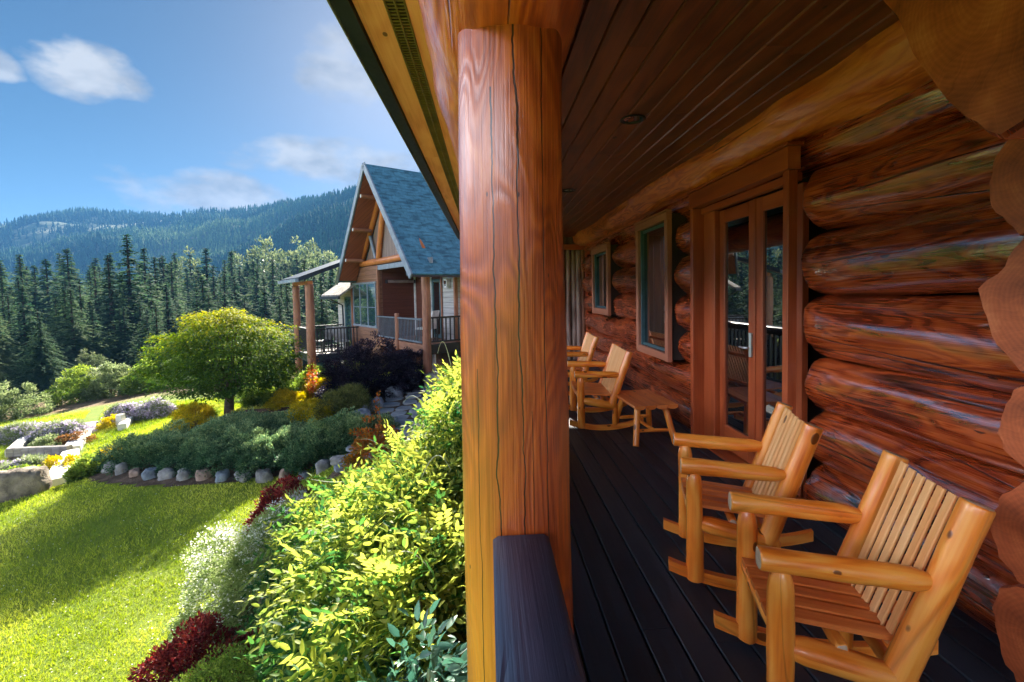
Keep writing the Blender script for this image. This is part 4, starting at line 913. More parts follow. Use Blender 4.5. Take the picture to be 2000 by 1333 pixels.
# ------------------------------------------------------------------ path and flagstones
pm = lambda x, y: (np.abs(x-(-1.95+.05*np.sin(y))) < .85) & (y > 7.6) & (y < 13.1)
o = grid_mesh('path_bed', np.arange(-3.2, -.6, .1), np.arange(7.4, 13.3, .1), M_SOIL, .02, pm); tag(o, kind='structure')
b = B(); rr_ = random.Random(5); y = 7.7
while y < 13.0:
    x = -2.75+rr_.uniform(-.05, .05)
    while x < -1.2:
        w = rr_.uniform(.38, .62); h = .44
        z = g1(x+w/2, y+h/2)+.02; n = 9; c = Vector((x+w/2, y+h/2, z)); ring = []
        for k in range(n):
            a = k/n*6.283; q = rr_.uniform(.84, 1.0); ex = max(-1, min(1, math.cos(a)*1.25)); ey = max(-1, min(1, math.sin(a)*1.25)); ring.append(c+Vector((ex*w*.47*q, ey*h*.47*q, 0)))
        vs = [p+Vector((0, 0, -.03)) for p in ring]+[p+Vector((0, 0, .028)) for p in ring]+[c+(p-c)*.94+Vector((0, 0, .036)) for p in ring]
        fs = [[j, (j+1) % n, n+(j+1) % n, n+j] for j in range(n)]+[[n+j, n+(j+1) % n, 2*n+(j+1) % n, 2*n+j] for j in range(n)]+[[2*n+j for j in range(n)]]
        b.add(vs, fs, [[(0, 0)]*len(f) for f in fs]); x += w
    y += .46
o = b.build('path', M_FLAG, smooth=False); tag(o, kind='structure')
# soil under the planting
def soilmask(x, y):
    a = ((x+5.3)/3.3)**2+((y-10.4)/1.75)**2 < 1; c = ((x+2.9)/1.6)**2+((y-11.6)/2.2)**2 < 1; d = (x > -2.3+.0*y-.55*np.clip(6.8-y, 0, 1.2)) & (y > 3.1) & (y < 7.4) & (x < -.1); e = (x > -3.25+.25*(y-3)) & (y > 3.0) & (y < 6.5) & (x < -1)
    return a | c | d | e
o = grid_mesh('garden_soil', np.arange(-9, 0, .12), np.arange(0, 14.5, .12), M_SOIL, .03, soilmask); tag(o, kind='structure')

# ------------------------------------------------------------------ rocks
def rock(label, x, y, r, mat, seed, dz=0., name='rock', cat='rock', group=None, box=0.5, rz=0):
    n, m = 18, 12; th, ph = np.meshgrid(np.arange(n)/n*2*np.pi, (np.arange(m+1))/m*np.pi, indexing='xy')
    d = np.stack([np.sin(ph)*np.cos(th), np.sin(ph)*np.sin(th), np.cos(ph)], -1)
    if box: q = np.max(np.abs(d), -1, keepdims=True); d = d*(1-box)+d/q*box*.85
    k = 1+.75*(fbm(d*1.5+seed*7.1, seed, 3)-.5)+.24*(vn(d*4+seed, seed+3)-.5)
    V = (d*k[..., None]*np.array(r)).reshape(-1, 3); i = np.arange(n*(m+1)).reshape(m+1, n)
    F = np.stack([i[:-1], i[1:], np.roll(i[1:], -1, 1), np.roll(i[:-1], -1, 1)], -1).reshape(-1, 4)
    o = tri_mesh(name, V, F, mat, loc=(x, y, g1(x, y)+dz), smooth=True, rz=rz); return tag(o, label, cat, group)
rock('large squared brown boulder on the lawn below the raised beds', -9.15, 9.25, (.44, .30, .36), M_BOULD, 3, .2, 'boulder', 'boulder', box=.6, rz=.3)
edge = [(-8.05, 10.6), (-8.15, 10.1), (-7.85, 9.72), (-7.45, 9.45), (-7.05, 9.26), (-6.65, 9.1), (-6.28, 9.0), (-5.9, 8.93), (-5.5, 8.86), (-5.1, 8.8), (-4.7, 8.76), (-4.3, 8.72), (-3.9, 8.66), (-3.52, 8.6), (-3.15, 8.55), (-2.8, 8.5)]
en = ['leftmost round rock', 'second rock from the left', 'blue-grey corner rock']
nth = ['first', 'second', 'third', 'fourth', 'fifth', 'sixth', 'seventh', 'eighth', 'ninth', 'tenth', 'eleventh', 'twelfth', 'thirteenth', 'fourteenth', 'fifteenth', 'sixteenth']
hue = ['rusty', 'blue-grey', 'grey', 'grey']
for i, (x, y) in enumerate(edge):
    q = [M_ROCKR, M_ROCKB, M_ROCK, M_ROCK][i % 4]
    rock('%s edging rock under the juniper hedge, %s from the left' % (hue[i % 4], nth[i]), x, y, (rnd.uniform(.09, .21), rnd.uniform(.09, .16), rnd.uniform(.08, .17)), q, 20+i, .06, 'edging_rock', 'rock', 'rocks edging the juniper bed', rz=rnd.uniform(0, 3))
for i, (x, y, r, m, l) in enumerate([(-1.62, 8.0, .17, M_ROCKR, 'upright brown rock beside the orange-red shrub'), (-1.9, 4.3, .28, M_ROCKR, 'big pinkish rock between the white shrub and the leafy vine'),
    (-1.55, 12.9, .32, M_ROCK, 'large grey rock at the far end of the flagstone path'), (-2.55, 12.3, .24, M_ROCKB, 'blue-grey rock below the purple bush, at the path edge'), (-2.9, 11.4, .26, M_ROCKB, 'blue rock beside the olive bush'),
    (-3.0, 10.7, .24, M_ROCKB, 'low blue rock between the olive bush and the junipers'), (-2.2, 13.0, .2, M_ROCK, 'small grey rock near the cottage post'), (-8.7, 9.9, .18, M_CURB, 'flat pale stone lying in the lawn beside the curb')]):
    rock(l, x, y, (r, r*.85, r*(.9 if i < 7 else .25)), m, 60+i, r*.3, 'rock', 'rock')

# raised beds
def bed(label, p, q, w, h, m, name='bed_curb', cat='curb', group='stone curbs of the raised beds'):
    p = Vector((*p, 0)); q = Vector((*q, 0)); b = B(); n = 8; d = (q-p); c0 = (p+q)/2; cz = g1(c0.x, c0.y)
    for i in range(n):
        a, e = p+d*(i/n), p+d*((i+1)/n); za, ze = g1(a.x, a.y), g1(e.x, e.y)
        b.board(Vector((a.x-c0.x, a.y-c0.y, za+h/2-.08-cz)), Vector((e.x-c0.x, e.y-c0.y, ze+h/2-.08-cz))-d.normalized()*.01, w, h+.16, ch=.02)
    o = b.build(name, m, None, loc=(c0.x, c0.y, cz)); return tag(o, label, cat, group)
bed('white stone curb along the right of the lower bed, nearest the boulder', (-9.2, 9.95), (-11.2, 12.6), .34, .16, M_CURB)
bed('white stone curb along the right of the upper bed', (-11.35, 12.8), (-13.5, 16.0), .36, .18, M_CURB)
bed('pale curb along the left of the upper bed', (-13.1, 13.0), (-15.1, 15.7), .26, .20, M_CURB)
bed('white curb of the farther bed beside the lavender', (-11.5, 14.7), (-12.6, 16.6), .22, .2, M_CURB)
bed('weathered timber across the two raised beds', (-13.0, 12.85), (-11.25, 12.65), .16, .26, M_GREYWOOD, 'bed_timber', 'timber', None)
bm = lambda x, y: (y > 10.2) & (y < 16.4) & (x < -9.45-.73*(y-10.0)+.0) & (x > -12.4-.62*(y-12))
o = grid_mesh('bed_soil', np.arange(-16, -9, .12), np.arange(10, 16.6, .12), M_SOIL, .05, bm); tag(o, kind='structure')
b = B(); b.box((-.09, -.09, -.1), (.09, .09, .42), axis=2); o = b.build('stake', M_CURB, None, loc=(-12.0, 15.3, g1(-12, 15.3))); tag(o, 'short white stake in the farther flower bed', 'stake')

# ------------------------------------------------------------------ shrubs and flowers
jun = [(-7.15, 10.2, .95, .75, .46), (-6.15, 9.95, .95, .8, .5), (-5.1, 9.75, 1.0, .85, .52), (-4.1, 9.5, .95, .8, .52), (-3.15, 9.4, .85, .75, .56), (-5.4, 10.8, 1.1, .7, .32), (-2.45, 9.4, .5, .5, .42)]
jl = ['leftmost spreading juniper in the rock-edged bed', 'second spreading juniper from the left', 'middle juniper of the front row, in line with the maple trunk', 'fourth juniper from the left, rounded', 'juniper mound below the olive bush', 'low blue-green juniper behind the others, at the foot of the maple', 'small juniper beside the orange-red shrub']
for i, (x, y, a, c, h) in enumerate(jun):
    shrub('juniper_shrub', jl[i], 'shrub', (x, y), (a, c, h), 760, 46, .085, .042, L_JUN, LEAF4, 'junipers in the rock-edged bed', seed=i, inner=.18, tone_top=.9, outw=1.2, lump=.5, flat=.9, dz=-.05)
shrub('barberry_bush', 'dark red barberry at the lawn edge beyond the lavender', 'shrub', (-3.0, 6.65), (.42, .5, .62), 170, 60, .08, .045, L_BARB, group='red barberries', seed=11)
shrub('barberry_bush', 'dark red barberry at the bottom, below the white-flowered bush', 'shrub', (-2.42, 3.72), (.5, .45, .72), 240, 70, .075, .036, L_BARB, group='red barberries', seed=12)
shrub('lavender_bush', 'pale lavender bush beside the far red barberry', 'shrub', (-2.5, 5.75), (.42, .5, .66), 160, 60, .09, .05, L_SAGE, NEED, fl=(L_LAV, 420, .020, -.1), seed=13, outw=1.2)
shrub('lavender_bush', 'small lavender clump half inside the leafy vine', 'shrub', (-1.85, 5.0), (.3, .3, .62), 120, 60, .09, .05, L_SAGE, NEED, fl=(L_LAV, 260, .018, -.1), seed=14, outw=1.2)
shrub('white_flowering_bush', 'feathery sage-green bush covered in tiny white flowers at the lawn edge', 'shrub', (-2.38, 4.5), (.62, .58, 1.12), 520, 80, .09, .028, L_SAGEL, LEAF4, fl=(L_WHITE, 1700, .013, -.3), seed=15, lump=.25)
shrub('clipped_groundcover', 'low bright green groundcover along the bottom edge', 'shrub', (-1.75, 3.25), (.75, .5, .62), 420, 80, .08, .022, L_LGREEN, LEAF4, seed=16, lump=.1)
shrub('orange_shrub', 'loose orange-red shrub with a tall leading shoot beside the path', 'shrub', (-1.78, 7.1), (.40, .38, .62), 90, 40, .09, .055, L_ORANGE, LEAF5, seed=17, lump=.35, inner=.3)
t = thing('orange_shoot', 'thin upright orange shoot rising behind the orange-red shrub', 'plant', (-1.78, 7.35, g1(-1.78, 7.35)))
ps = np.array([(.03*math.sin(z*5), 0, z) for z in np.linspace(.3, 1.12, 90)]); ps = ps+rng.normal(0, .025, ps.shape); V, F, T = place(LEAF5, ps, rng.normal(0, 1, ps.shape), .05, rng.random(90)*.5+.4); tri_mesh('foliage', V, F, L_ORANGE, T, t)
b = B(); b.tube([(0, 0, -.05), (.02, 0, .5), (0, 0, 1.1)], [.008, .006, .003], 6); b.build('stem', M_STEM, t)
t = thing('orange_climber', 'orange-red climber at the foot of the cottage balcony post', 'plant', (-4.95, 12.9, g1(-4.95, 12.9)))
ps = np.array([(0, 0, z) for z in np.linspace(.1, 1.05, 600)])+rng.normal(0, .07, (600, 3)); V, F, T = place(LEAF5, ps, rng.normal(0, 1, ps.shape), .06, rng.random(600)*.6+.4); tri_mesh('foliage', V, F, L_ORANGE, T, t)
b = B(); b.tube([(0, 0, -.05), (.02, 0, .5), (0, 0, 1.0)], [.012, .008, .004], 6); b.build('stem', M_STEM, t)
shrub('olive_bush', 'rounded olive-green bush below the purple bush', 'shrub', (-3.5, 11.2), (.68, .6, .72), 330, 70, .11, .06, L_OLIVE, NEED, seed=18)
shrub('purple_bush', 'large dark purple smoke bush in front of the cottage porch', 'shrub', (-3.4, 12.7), (1.32, .8, 1.45), 700, 60, .13, .055, L_PURP, LEAF4, seed=19, lump=.35, nst=14)
shrub('purple_bush', 'smaller dark purple bush under the cottage front window', 'shrub', (-2.3, 13.2), (.55, .5, .95), 220, 60, .11, .05, L_PURP, LEAF4, seed=20, lump=.35)
gold = [(-4.35, 11.2, .62, .5, .42, 'golden yellow shrub beside the balcony post'), (-5.4, 12.3, .45, .4, .36, 'golden shrub just right of the maple trunk'), (-7.35, 11.6, .5, .4, .62, 'small golden shrub at the left end of the juniper bed'), (-8.3, 10.3, .28, .26, .36, 'tiny yellow shrub among the edging rocks'), (-4.95, 13.2, .5, .4, .5, 'golden shrub far back near the balcony')]
for i, (x, y, a, c, h, l) in enumerate(gold): shrub('golden_shrub', l, 'shrub', (x, y), (a, c, h), 130, 60, .1, .05, L_GOLD, LEAF4, 'golden shrubs', seed=30+i)
lg_ = [(-6.1, 12.9, .7, .5, .4, 'light green fern-like clump behind the maple trunk'), (-7.7, 12.2, .5, .4, .35, 'light green clump left of the maple trunk'), (-8.45, 9.95, .35, .3, .32, 'low green weed beside the corner rock'), (-5.3, 13.8, .7, .6, .7, 'round light green bush behind the maple'),
       (-7.9, 17.0, 1.1, .9, 1.9, 'tall light green shrub behind the balcony posts'), (-9.3, 18.2, 1.2, 1.0, 1.9, 'light green shrub showing right of the maple crown'), (-6.6, 16.0, .8, .6, 1.0, 'light shrub under the cottage balcony'), (-4.2, 14.3, .7, .5, .7, 'green bush below the cottage window')]
for i, (x, y, a, c, h, l) in enumerate(lg_): shrub('green_shrub', l, 'shrub', (x, y), (a, c, h), int(160*max(1, a)), 60, .13, .07, L_LGREEN, LEAF4, 'light green garden shrubs', seed=50+i, lump=.3)
fm = [(-21.2, 20.6, 1.7, 1.1, 1.45, 'big rounded shrub at the far left beyond the lawn'), (-20.8, 24.0, 1.0, .9, 1.5, 'leaning bush with bare stems left of the lavender'), (-19.4, 24.3, .95, .9, 1.7, 'upright pale bush in the middle of the shrub row'), (-18.0, 24.6, .8, .8, 1.3, 'small bush second from the maple'), (-17.2, 26.0, 1.0, .8, 1.7, 'pale bush nearest the left of the maple'), (-15.2, 26.5, 1.0, .8, 1.4, 'bush half hidden behind the maple'), (-13.0, 25.5, 1.2, .9, 1.5, 'shrub behind the maple trunk'), (-24.5, 22.5, 1.2, 1, 1.4, 'dark edge shrub at the far left margin')]
for i, (x, y, a, c, h, l) in enumerate(fm): shrub('field_shrub', l, 'shrub', (x, y), (a, c, h), 150, 60, .2, .11, [L_SAGE, L_LGREEN][i % 2], LEAF4, 'shrubs along the forest margin', seed=70+i, lump=.4, nst=12, hemi=.0)
lv = [(-14.6, 15.0, 1.0, .5, .50, 'wide lavender mound at the top of the upper bed'), (-13.2, 14.6, .8, .5, .5, 'lavender mound in front in the upper bed'), (-12.6, 16.5, .75, .45, .58, 'left lavender mound of the farther bed'), (-11.65, 16.4, .7, .45, .55, 'right lavender mound of the farther bed'), (-12.0, 11.1, .9, .45, .38, 'long lavender mound in the lower bed beyond the boulder'), (-10.9, 11.2, .45, .3, .34, 'small lavender at the right of the lower bed')]
for i, (x, y, a, c, h, l) in enumerate(lv): shrub('lavender_mound', l, 'lavender', (x, y), (a, c, h), 170, 60, .13, .09, L_SAGE, NEED, 'lavender in the raised beds', seed=90+i, fl=(L_LAV, 620, .042, .0), outw=1.2, nst=0)
fb = [(-11.9, 13.6, L_RUST, 'rust coloured flowers in the upper raised bed'), (-12.6, 13.5, L_SAGE, 'grey-green herbs in the upper raised bed'), (-12.3, 15.4, L_GOLD, 'yellow and red flowers in the farther bed'), (-10.6, 10.7, L_LGREEN, 'yellow-green strip plant beyond the boulder'), (-11.6, 10.3, L_LGREEN, 'green herb clump behind the boulder'), (-10.0, 11.0, L_GOLD, 'golden plant beside the white curb')]
for i, (x, y, m, l) in enumerate(fb): shrub('bedding_plant', l, 'plant', (x, y), (.42, .3, .34), 70, 40, .08, .055, m, LEAF4, seed=110+i, nst=0)

# ------------------------------------------------------------------ the yellow-green maple
mx_, my_ = -6.85, 12.2
mt = thing('maple_tree', 'small broad maple with yellow-green leaves standing in the juniper bed', 'tree', (mx_, my_, g1(mx_, my_)))
rr_ = random.Random(21); rg = np.random.default_rng(21)
CW, CH = 1.46, 1.05; cz = 1.55
ncl = 620; zq = rg.uniform(-.78, 1.0, ncl); an = rg.uniform(0, 6.283, ncl); prof = np.where(zq > 0, (1-np.abs(zq)**1.9)**.62, (1-.30*np.abs(zq)**2.0))
rad = np.where(rg.random(ncl) < .36, rg.uniform(.25, .85, ncl), rg.uniform(.88, 1.05, ncl)); dd_ = np.stack([np.cos(an)*prof, np.sin(an)*prof, zq], -1)
rad = rad*(1+.62*(vn(dd_*3.2+3.3, 8)-.5)); rz_ = np.where(rg.random(ncl) < .5, rad, 1.0)
cc = np.stack([dd_[:, 0]*rad*CW, dd_[:, 1]*rad*CW*.75, zq*np.where(zq > 0, rz_, 1)*CH*(1+.5*(vn(dd_*3.4+9, 3)-.5))+cz], -1)
ncl = len(cc); per = 74; ci = np.repeat(np.arange(ncl), per); n = ncl*per
a = rg.uniform(0, 6.283, n); q = np.sqrt(rg.random(n))*.30*(.7+.6*rg.random(ncl)[ci]); outd = unit(cc*np.array([1, 1, 0])+1e-6)[ci]
off = np.stack([np.cos(a)*q, np.sin(a)*q, rg.normal(0, .035, n)-q*q*.6], -1)+outd*(q*.5)[:, None]
pos = cc[ci]+off; dirs = unit(off+outd*.15)+rg.normal(0, .35, (n, 3)); dirs[:, 2] -= .15
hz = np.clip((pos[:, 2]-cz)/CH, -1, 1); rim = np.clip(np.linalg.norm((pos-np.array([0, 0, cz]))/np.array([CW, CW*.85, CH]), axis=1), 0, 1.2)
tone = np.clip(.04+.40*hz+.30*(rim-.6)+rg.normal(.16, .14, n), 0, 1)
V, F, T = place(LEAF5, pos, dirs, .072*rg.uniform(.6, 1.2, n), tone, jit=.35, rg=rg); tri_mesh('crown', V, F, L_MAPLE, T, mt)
b = B(); b.log((0, 0, -.15), (.08, -.03, .62), .125, r1=.10, amp=.012, n=14, step=.08, wob=.01, round_end=0, up=(0, 1, 0), capmi=0); b.build('trunk', M_BARK, mt)
b = B()
for k in range(46):
    tgt = Vector(cc[rr_.randrange(ncl)])*.94; base = Vector((.08, -.03, rr_.uniform(.38, .52))); mid = base.lerp(tgt, .4)+Vector((0, 0, .12+rr_.uniform(-.05, .1))); m2 = base.lerp(tgt, .72)+Vector((rr_.uniform(-.08, .08), rr_.uniform(-.08, .08), .06))
    w = rr_.uniform(.02, .045); b.tube([base, base.lerp(mid, .5), mid, m2, tgt], [w, w*.85, w*.6, w*.4, w*.15], 6)
b.build('limbs', M_BARK, mt)

# ------------------------------------------------------------------ the climbing vine beside the porch rail
vb = [((-.31, 3.95, -.24), (.22, .75, .80)), ((-.31, 4.9, -.34), (.24, .75, .80)), ((-.70, 3.05, -.70), (.54, .74, .86)), ((-1.25, 3.8, -.92), (.55, .6, .80)), ((-.47, 2.2, -.72), (.34, .5, .74)), ((-.30, 2.4, -.45), (.2, .4, .6)), ((-.72, 2.6, -.98), (.26, .36, .66)), ((-.8, 4.6, -.75), (.45, .7, .62)), ((-.45, 2.9, -.35), (.33, .6, .62)), ((-1.42, 4.5, -1.2), (.32, .45, .62))]
vine = thing('leafy_vine', 'sprawling light green vine with pointed leaflets and pale tendrils beside the porch rail', 'vine', (-.8, 3.2, g1(-.8, 3.2)))
vz = g1(-.8, 3.2); rg = np.random.default_rng(33)
LT, LF = LEAF7; tv = []; tf = []; bidx = 0
for k in range(11):
    s_ = .12+.88*(k//2)/5 if k < 10 else 1.0; sg = (1 if k % 2 else -1) if k < 10 else 0
    px_, pz_ = s_*.20, -.14*s_*s_; an = sg*1.05 if k < 10 else 0; ls = .056*(1-.25*abs(s_-.5))
    c_, sn = math.cos(an), math.sin(an); Q = LT*ls; Qr = np.stack([px_+Q[:, 0]*c_-Q[:, 1]*sn, Q[:, 0]*sn+Q[:, 1]*c_, pz_+Q[:, 2]-abs(Q[:, 1]*0)-Q[:, 0]*.35], -1)
    tv.append(Qr); tf.append(LF+bidx); bidx += 8
SPRAY = (np.concatenate(tv), np.concatenate(tf))
allp = []; alld = []; allt = []
for (c, r), cnt in zip(vb, (1250, 1100, 1650, 1050, 1100, 560, 700, 720, 800, 520)):
    c, r = np.array(c), np.array(r); d = unit(rg.normal(0, 1, (cnt*2, 3))); d = d[d[:, 2] > -.35][:cnt]
    k = np.where(rg.random(len(d)) < .35, rg.uniform(.45, .85, len(d)), rg.uniform(.85, 1.08, len(d)))*(1+.5*(vn(d*2.4+c*3, 4)-.5))
    p = c+d*k[:, None]*r; dd = d*.9+rg.normal(0, .55, d.shape); dd[:, 2] += .12
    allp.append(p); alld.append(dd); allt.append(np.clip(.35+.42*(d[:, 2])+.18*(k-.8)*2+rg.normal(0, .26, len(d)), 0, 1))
p = np.concatenate(allp); dd = np.concatenate(alld); tt = np.concatenate(allt)
gz = G(p[:, 0], p[:, 1]); ok = (p[:, 2] > gz+.02) & (p[:, 0] < -.13) & (np.linalg.norm(p-np.array([0, 0, 1.48]), axis=1) > 1.15); p, dd, tt = p[ok], dd[ok], tt[ok]
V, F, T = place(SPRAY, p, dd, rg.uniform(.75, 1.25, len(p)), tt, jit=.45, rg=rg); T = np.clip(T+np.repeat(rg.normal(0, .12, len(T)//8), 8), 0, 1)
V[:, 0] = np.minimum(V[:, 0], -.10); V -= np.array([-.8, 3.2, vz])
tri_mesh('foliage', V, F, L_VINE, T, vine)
sel = p[tt > .6]; sel = sel[rg.integers(0, len(sel), 240)]; ci = np.repeat(np.arange(240), 6); fp = sel[ci]+rg.normal(0, .02, (len(ci), 3))+np.array([0, 0, .03]); V, F, T = place(QUAD, fp-np.array([-.8, 3.2, vz]), rg.normal(0, 1, fp.shape), .012, rg.random(len(fp))); tri_mesh('flowers', V, F, L_WHITE, T, vine)
b = B(); rr_ = random.Random(8)
for k in range(36):
    c, r = vb[k % len(vb)]; a = rr_.uniform(0, 6.283); base = Vector((c[0], c[1], g1(c[0], c[1])-.1)); tip = Vector((c[0]+math.cos(a)*r[0]*.8, c[1]+math.sin(a)*r[1]*.8, c[2]+r[2]*rr_.uniform(.3, .9)))
    tip.x = min(tip.x, -.14); o_ = Vector((-.8, 3.2, vz)); b.tube([base-o_, base.lerp(tip, .5)+Vector((0, 0, .1))-o_, tip-o_], [.012, .009, .004], 5)
b.build('stem', M_STEM, vine)
b = B()
for (x, y, z), (dx, dy, dz) in (((-.62, 2.2, .02), (.33, -.05, .16)), ((-1.15, 3.9, -.1), (-.42, .1, -.02)), ((-1.3, 5.2, -.2), (-.2, .1, .02)), ((-.45, 2.9, .3), (.2, -.1, .12)), ((-.6, 4.4, .35), (-.25, .1, .1)), ((-.9, 2.6, -.25), (.25, .1, .16)), ((-.35, 4.2, .82), (-.12, .0, .16))):
    P = []
    for k in range(11):
        t_ = k/10; P.append(Vector((x+dx*t_+.8, y+dy*t_-3.2, z+dz*math.sin(t_*2.6)*1.4-vz)))
    b.tube(P, [.0042*(1-.06*k) for k in range(11)], 6)
b.build('tendril', M_TENDRIL, vine)

shrub('broadleaf_shrub', 'dark blue-green broadleaf shrub at the foot of the big porch post', 'shrub', (-.36, 1.72), (.25, .42, 1.42), 260, 30, .12, .06, L_BLUE, LEAF7, seed=210, inner=.3, lump=.3, tone_top=.3)
shrub('yellow_shrub', 'fine-leaved yellow-green shrub between the white-flowered bush and the vine', 'shrub', (-1.65, 4.05), (.34, .32, .92), 260, 60, .08, .03, L_GOLDG, LEAF4, seed=211, lump=.35, fl=(L_WHITE, 160, .018, .1))
# ------------------------------------------------------------------ lawn grass
N = 330000; rg = np.random.default_rng(55); u = rg.random(N)
gyy = 3.0+u**1.25*17; gxx = -gyy*1.22+rg.random(N)*(gyy*1.22-.4)
a = soilmask(gxx, gyy) | bm(gxx, gyy) | pm(gxx, gyy) | (gxx > -.15) | ((gxx > -1.6) & (gyy < 4)) | ((np.abs(-9.3-.73*(gyy-10)-gxx) < .3) & (gyy > 9.9))
m_ = ~a; gxx, gyy = gxx[m_], gyy[m_]; n = len(gxx); gzz = G(gxx, gyy)
s_ = (.020+.0034*gyy)*rg.uniform(.7, 1.4, n); dirs = rg.normal(0, .5, (n, 3)); dirs[:, 2] = 1.0
BL = (np.array([(0, .10, 0), (0, -.10, 0), (1, 0, .15)]), np.array([(0, 1, 2)]))
tn = np.clip(.5+1.5*(fbm(np.stack([gxx*.8, gyy*.8, gxx*0], -1), 3, 3)-.5)+rg.normal(0, .2, n), 0, 1)
V, F, T = place(BL, np.stack([gxx, gyy, gzz-.004], -1), dirs, s_, tn, jit=1, rg=rg); o = tri_mesh('lawn_grass', V, F, L_GRASS, T); tag(o, 'short bright lawn grass sloping down from the flower beds', 'grass', kind='stuff')
k = rg.integers(0, n, 1500); kk = gyy[k] < 12; k = k[kk]; V, F, T = place(QUAD, np.stack([gxx[k], gyy[k], gzz[k]+.045], -1), np.stack([rg.normal(0, 1, len(k)), rg.normal(0, 1, len(k)), rg.normal(0, .3, len(k))], -1), .012, rg.random(len(k)), jit=.2, rg=rg)
o = tri_mesh('clover_flowers', V, F, L_WHITE, T); tag(o, 'tiny white clover flowers scattered through the lawn', 'flowers', kind='stuff')

# ------------------------------------------------------------------ conifers
def conifer_mesh(seed, h=12., r=2.4, whorls=44, bp=8, card=.42, bare=.04, dens=1.0, thin=1.0):
    rg = np.random.default_rng(seed); P = []; D = []; S = []; T = []
    for w in range(whorls):
        t_ = (w+rg.random()*.6)/whorls; z0w = h*(bare+(1-bare)*t_); L = r*((1-t_)**.80)*(.8+.4*rg.random())*min(1, (1-t_)*6+.04)+.02
        nb = max(4, int(bp*(1-.35*t_))); a0 = rg.random()*6.283
        for k in range(nb):
            a = a0+k/nb*6.283+rg.normal(0, .3); z0 = min(h*.99, z0w+rg.uniform(-.5, .5)*h/whorls*1.6); l = L*rg.uniform(.68, 1.12); drp = .28+.25*(1-t_); m = max(4, int(l/card*2.8*dens))
            s_ = (np.arange(m)+rg.random(m)*.5)/m; rr = s_*l; zz = z0+.25*l*s_*(1-s_)*1.2-drp*l*s_*s_+.05*l
            bp_ = np.stack([np.cos(a)*rr, np.sin(a)*rr, zz], -1); side = np.array([-np.sin(a), np.cos(a), 0])
            for sg in (-1, 1):
                d = np.array([np.cos(a), np.sin(a), -.25])*.8+side*sg*.75; P.append(bp_); D.append(d+rg.normal(0, .22, (m, 3))); S.append(card*(.45+.8*(1-s_))*rg.uniform(.7, 1.3, m)*(.42+.68*(1-t_))*thin)
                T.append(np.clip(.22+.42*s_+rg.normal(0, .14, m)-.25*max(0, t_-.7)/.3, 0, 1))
    P = np.concatenate(P); D = np.concatenate(D); S = np.concatenate(S); T = np.concatenate(T)
    SP = (np.array([(0, .12, 0), (0, -.12, 0), (.55, -.26, -.05), (1, 0, -.16), (.55, .26, -.05)]), np.array([(0, 1, 2), (0, 2, 4), (4, 2, 3)]))
    return place(SP, P, D, S, T, jit=.35, rg=rg)
def mk_con(name, V, F, T, h, seed, r0=.16):
    c = tri_mesh('crown', V, F, L_CON, T); b = B(); b.tube([(0, 0, -1.2), (0, 0, h*.5), (0, 0, h*.985)], [r0*h/12, r0*.6*h/12, .02], 8); tr = b.build('trunk', M_BARKD); return c, tr
VAR = []
for i, (h, r, wh, bp, card, bare) in enumerate(((12, 2.3, 46, 9, .40, .03), (12, 1.9, 50, 8, .36, .05), (12, 2.7, 42, 9, .46, .02), (12, 2.1, 40, 8, .42, .12), (12, 3.2, 40, 10, .46, .01), (12, 1.6, 40, 7, .36, .2))):
    c, tr = mk_con('c%d' % i, *conifer_mesh(200+i, h, r, wh, bp, card, bare), h, i); VAR.append((c.data, tr.data)); bpy.data.objects.remove(c); bpy.data.objects.remove(tr)
# near the camera's left edge: finer meshes
for i in range(2):
    c, tr = mk_con('d', *conifer_mesh(240+i, 12, 3.4 if i else 2.9, 62, 12, .34, .01, 1.2), 12, 0); VAR.append((c.data, tr.data)); bpy.data.objects.remove(c); bpy.data.objects.remove(tr)
ncon = 0
def conifer(x, y, h, var, label, group='conifers of the forest', wide=1.0, lean=0):
    global ncon
    ncon += 1; rz = rnd.uniform(0, 6.283); s_ = h/12
    o = thing('conifer', label, 'tree', (x, y, g1(x, y)-.3), rz, group); o.scale = (s_*wide*1.6, s_*wide*1.6, s_); o.rotation_euler[0] = rnd.uniform(-.02, .02)+lean
    cd, td = VAR[var]; link('crown', cd, o); link('trunk', td, o); return o
def col(px, y): return (px-952)/889*y
def con_px(px, ytop, y, var, label, group='conifers of the forest', wide=1.0):
    """x from the column, height from the elevation of the tip"""
    x = col(px, y); hz = 573+.02*(952-px); zt = 1.48+(hz-ytop)/889*y; h = zt-(g1(x, y)-.3); return conifer(x, y, max(h, 3), var, label, group, wide)
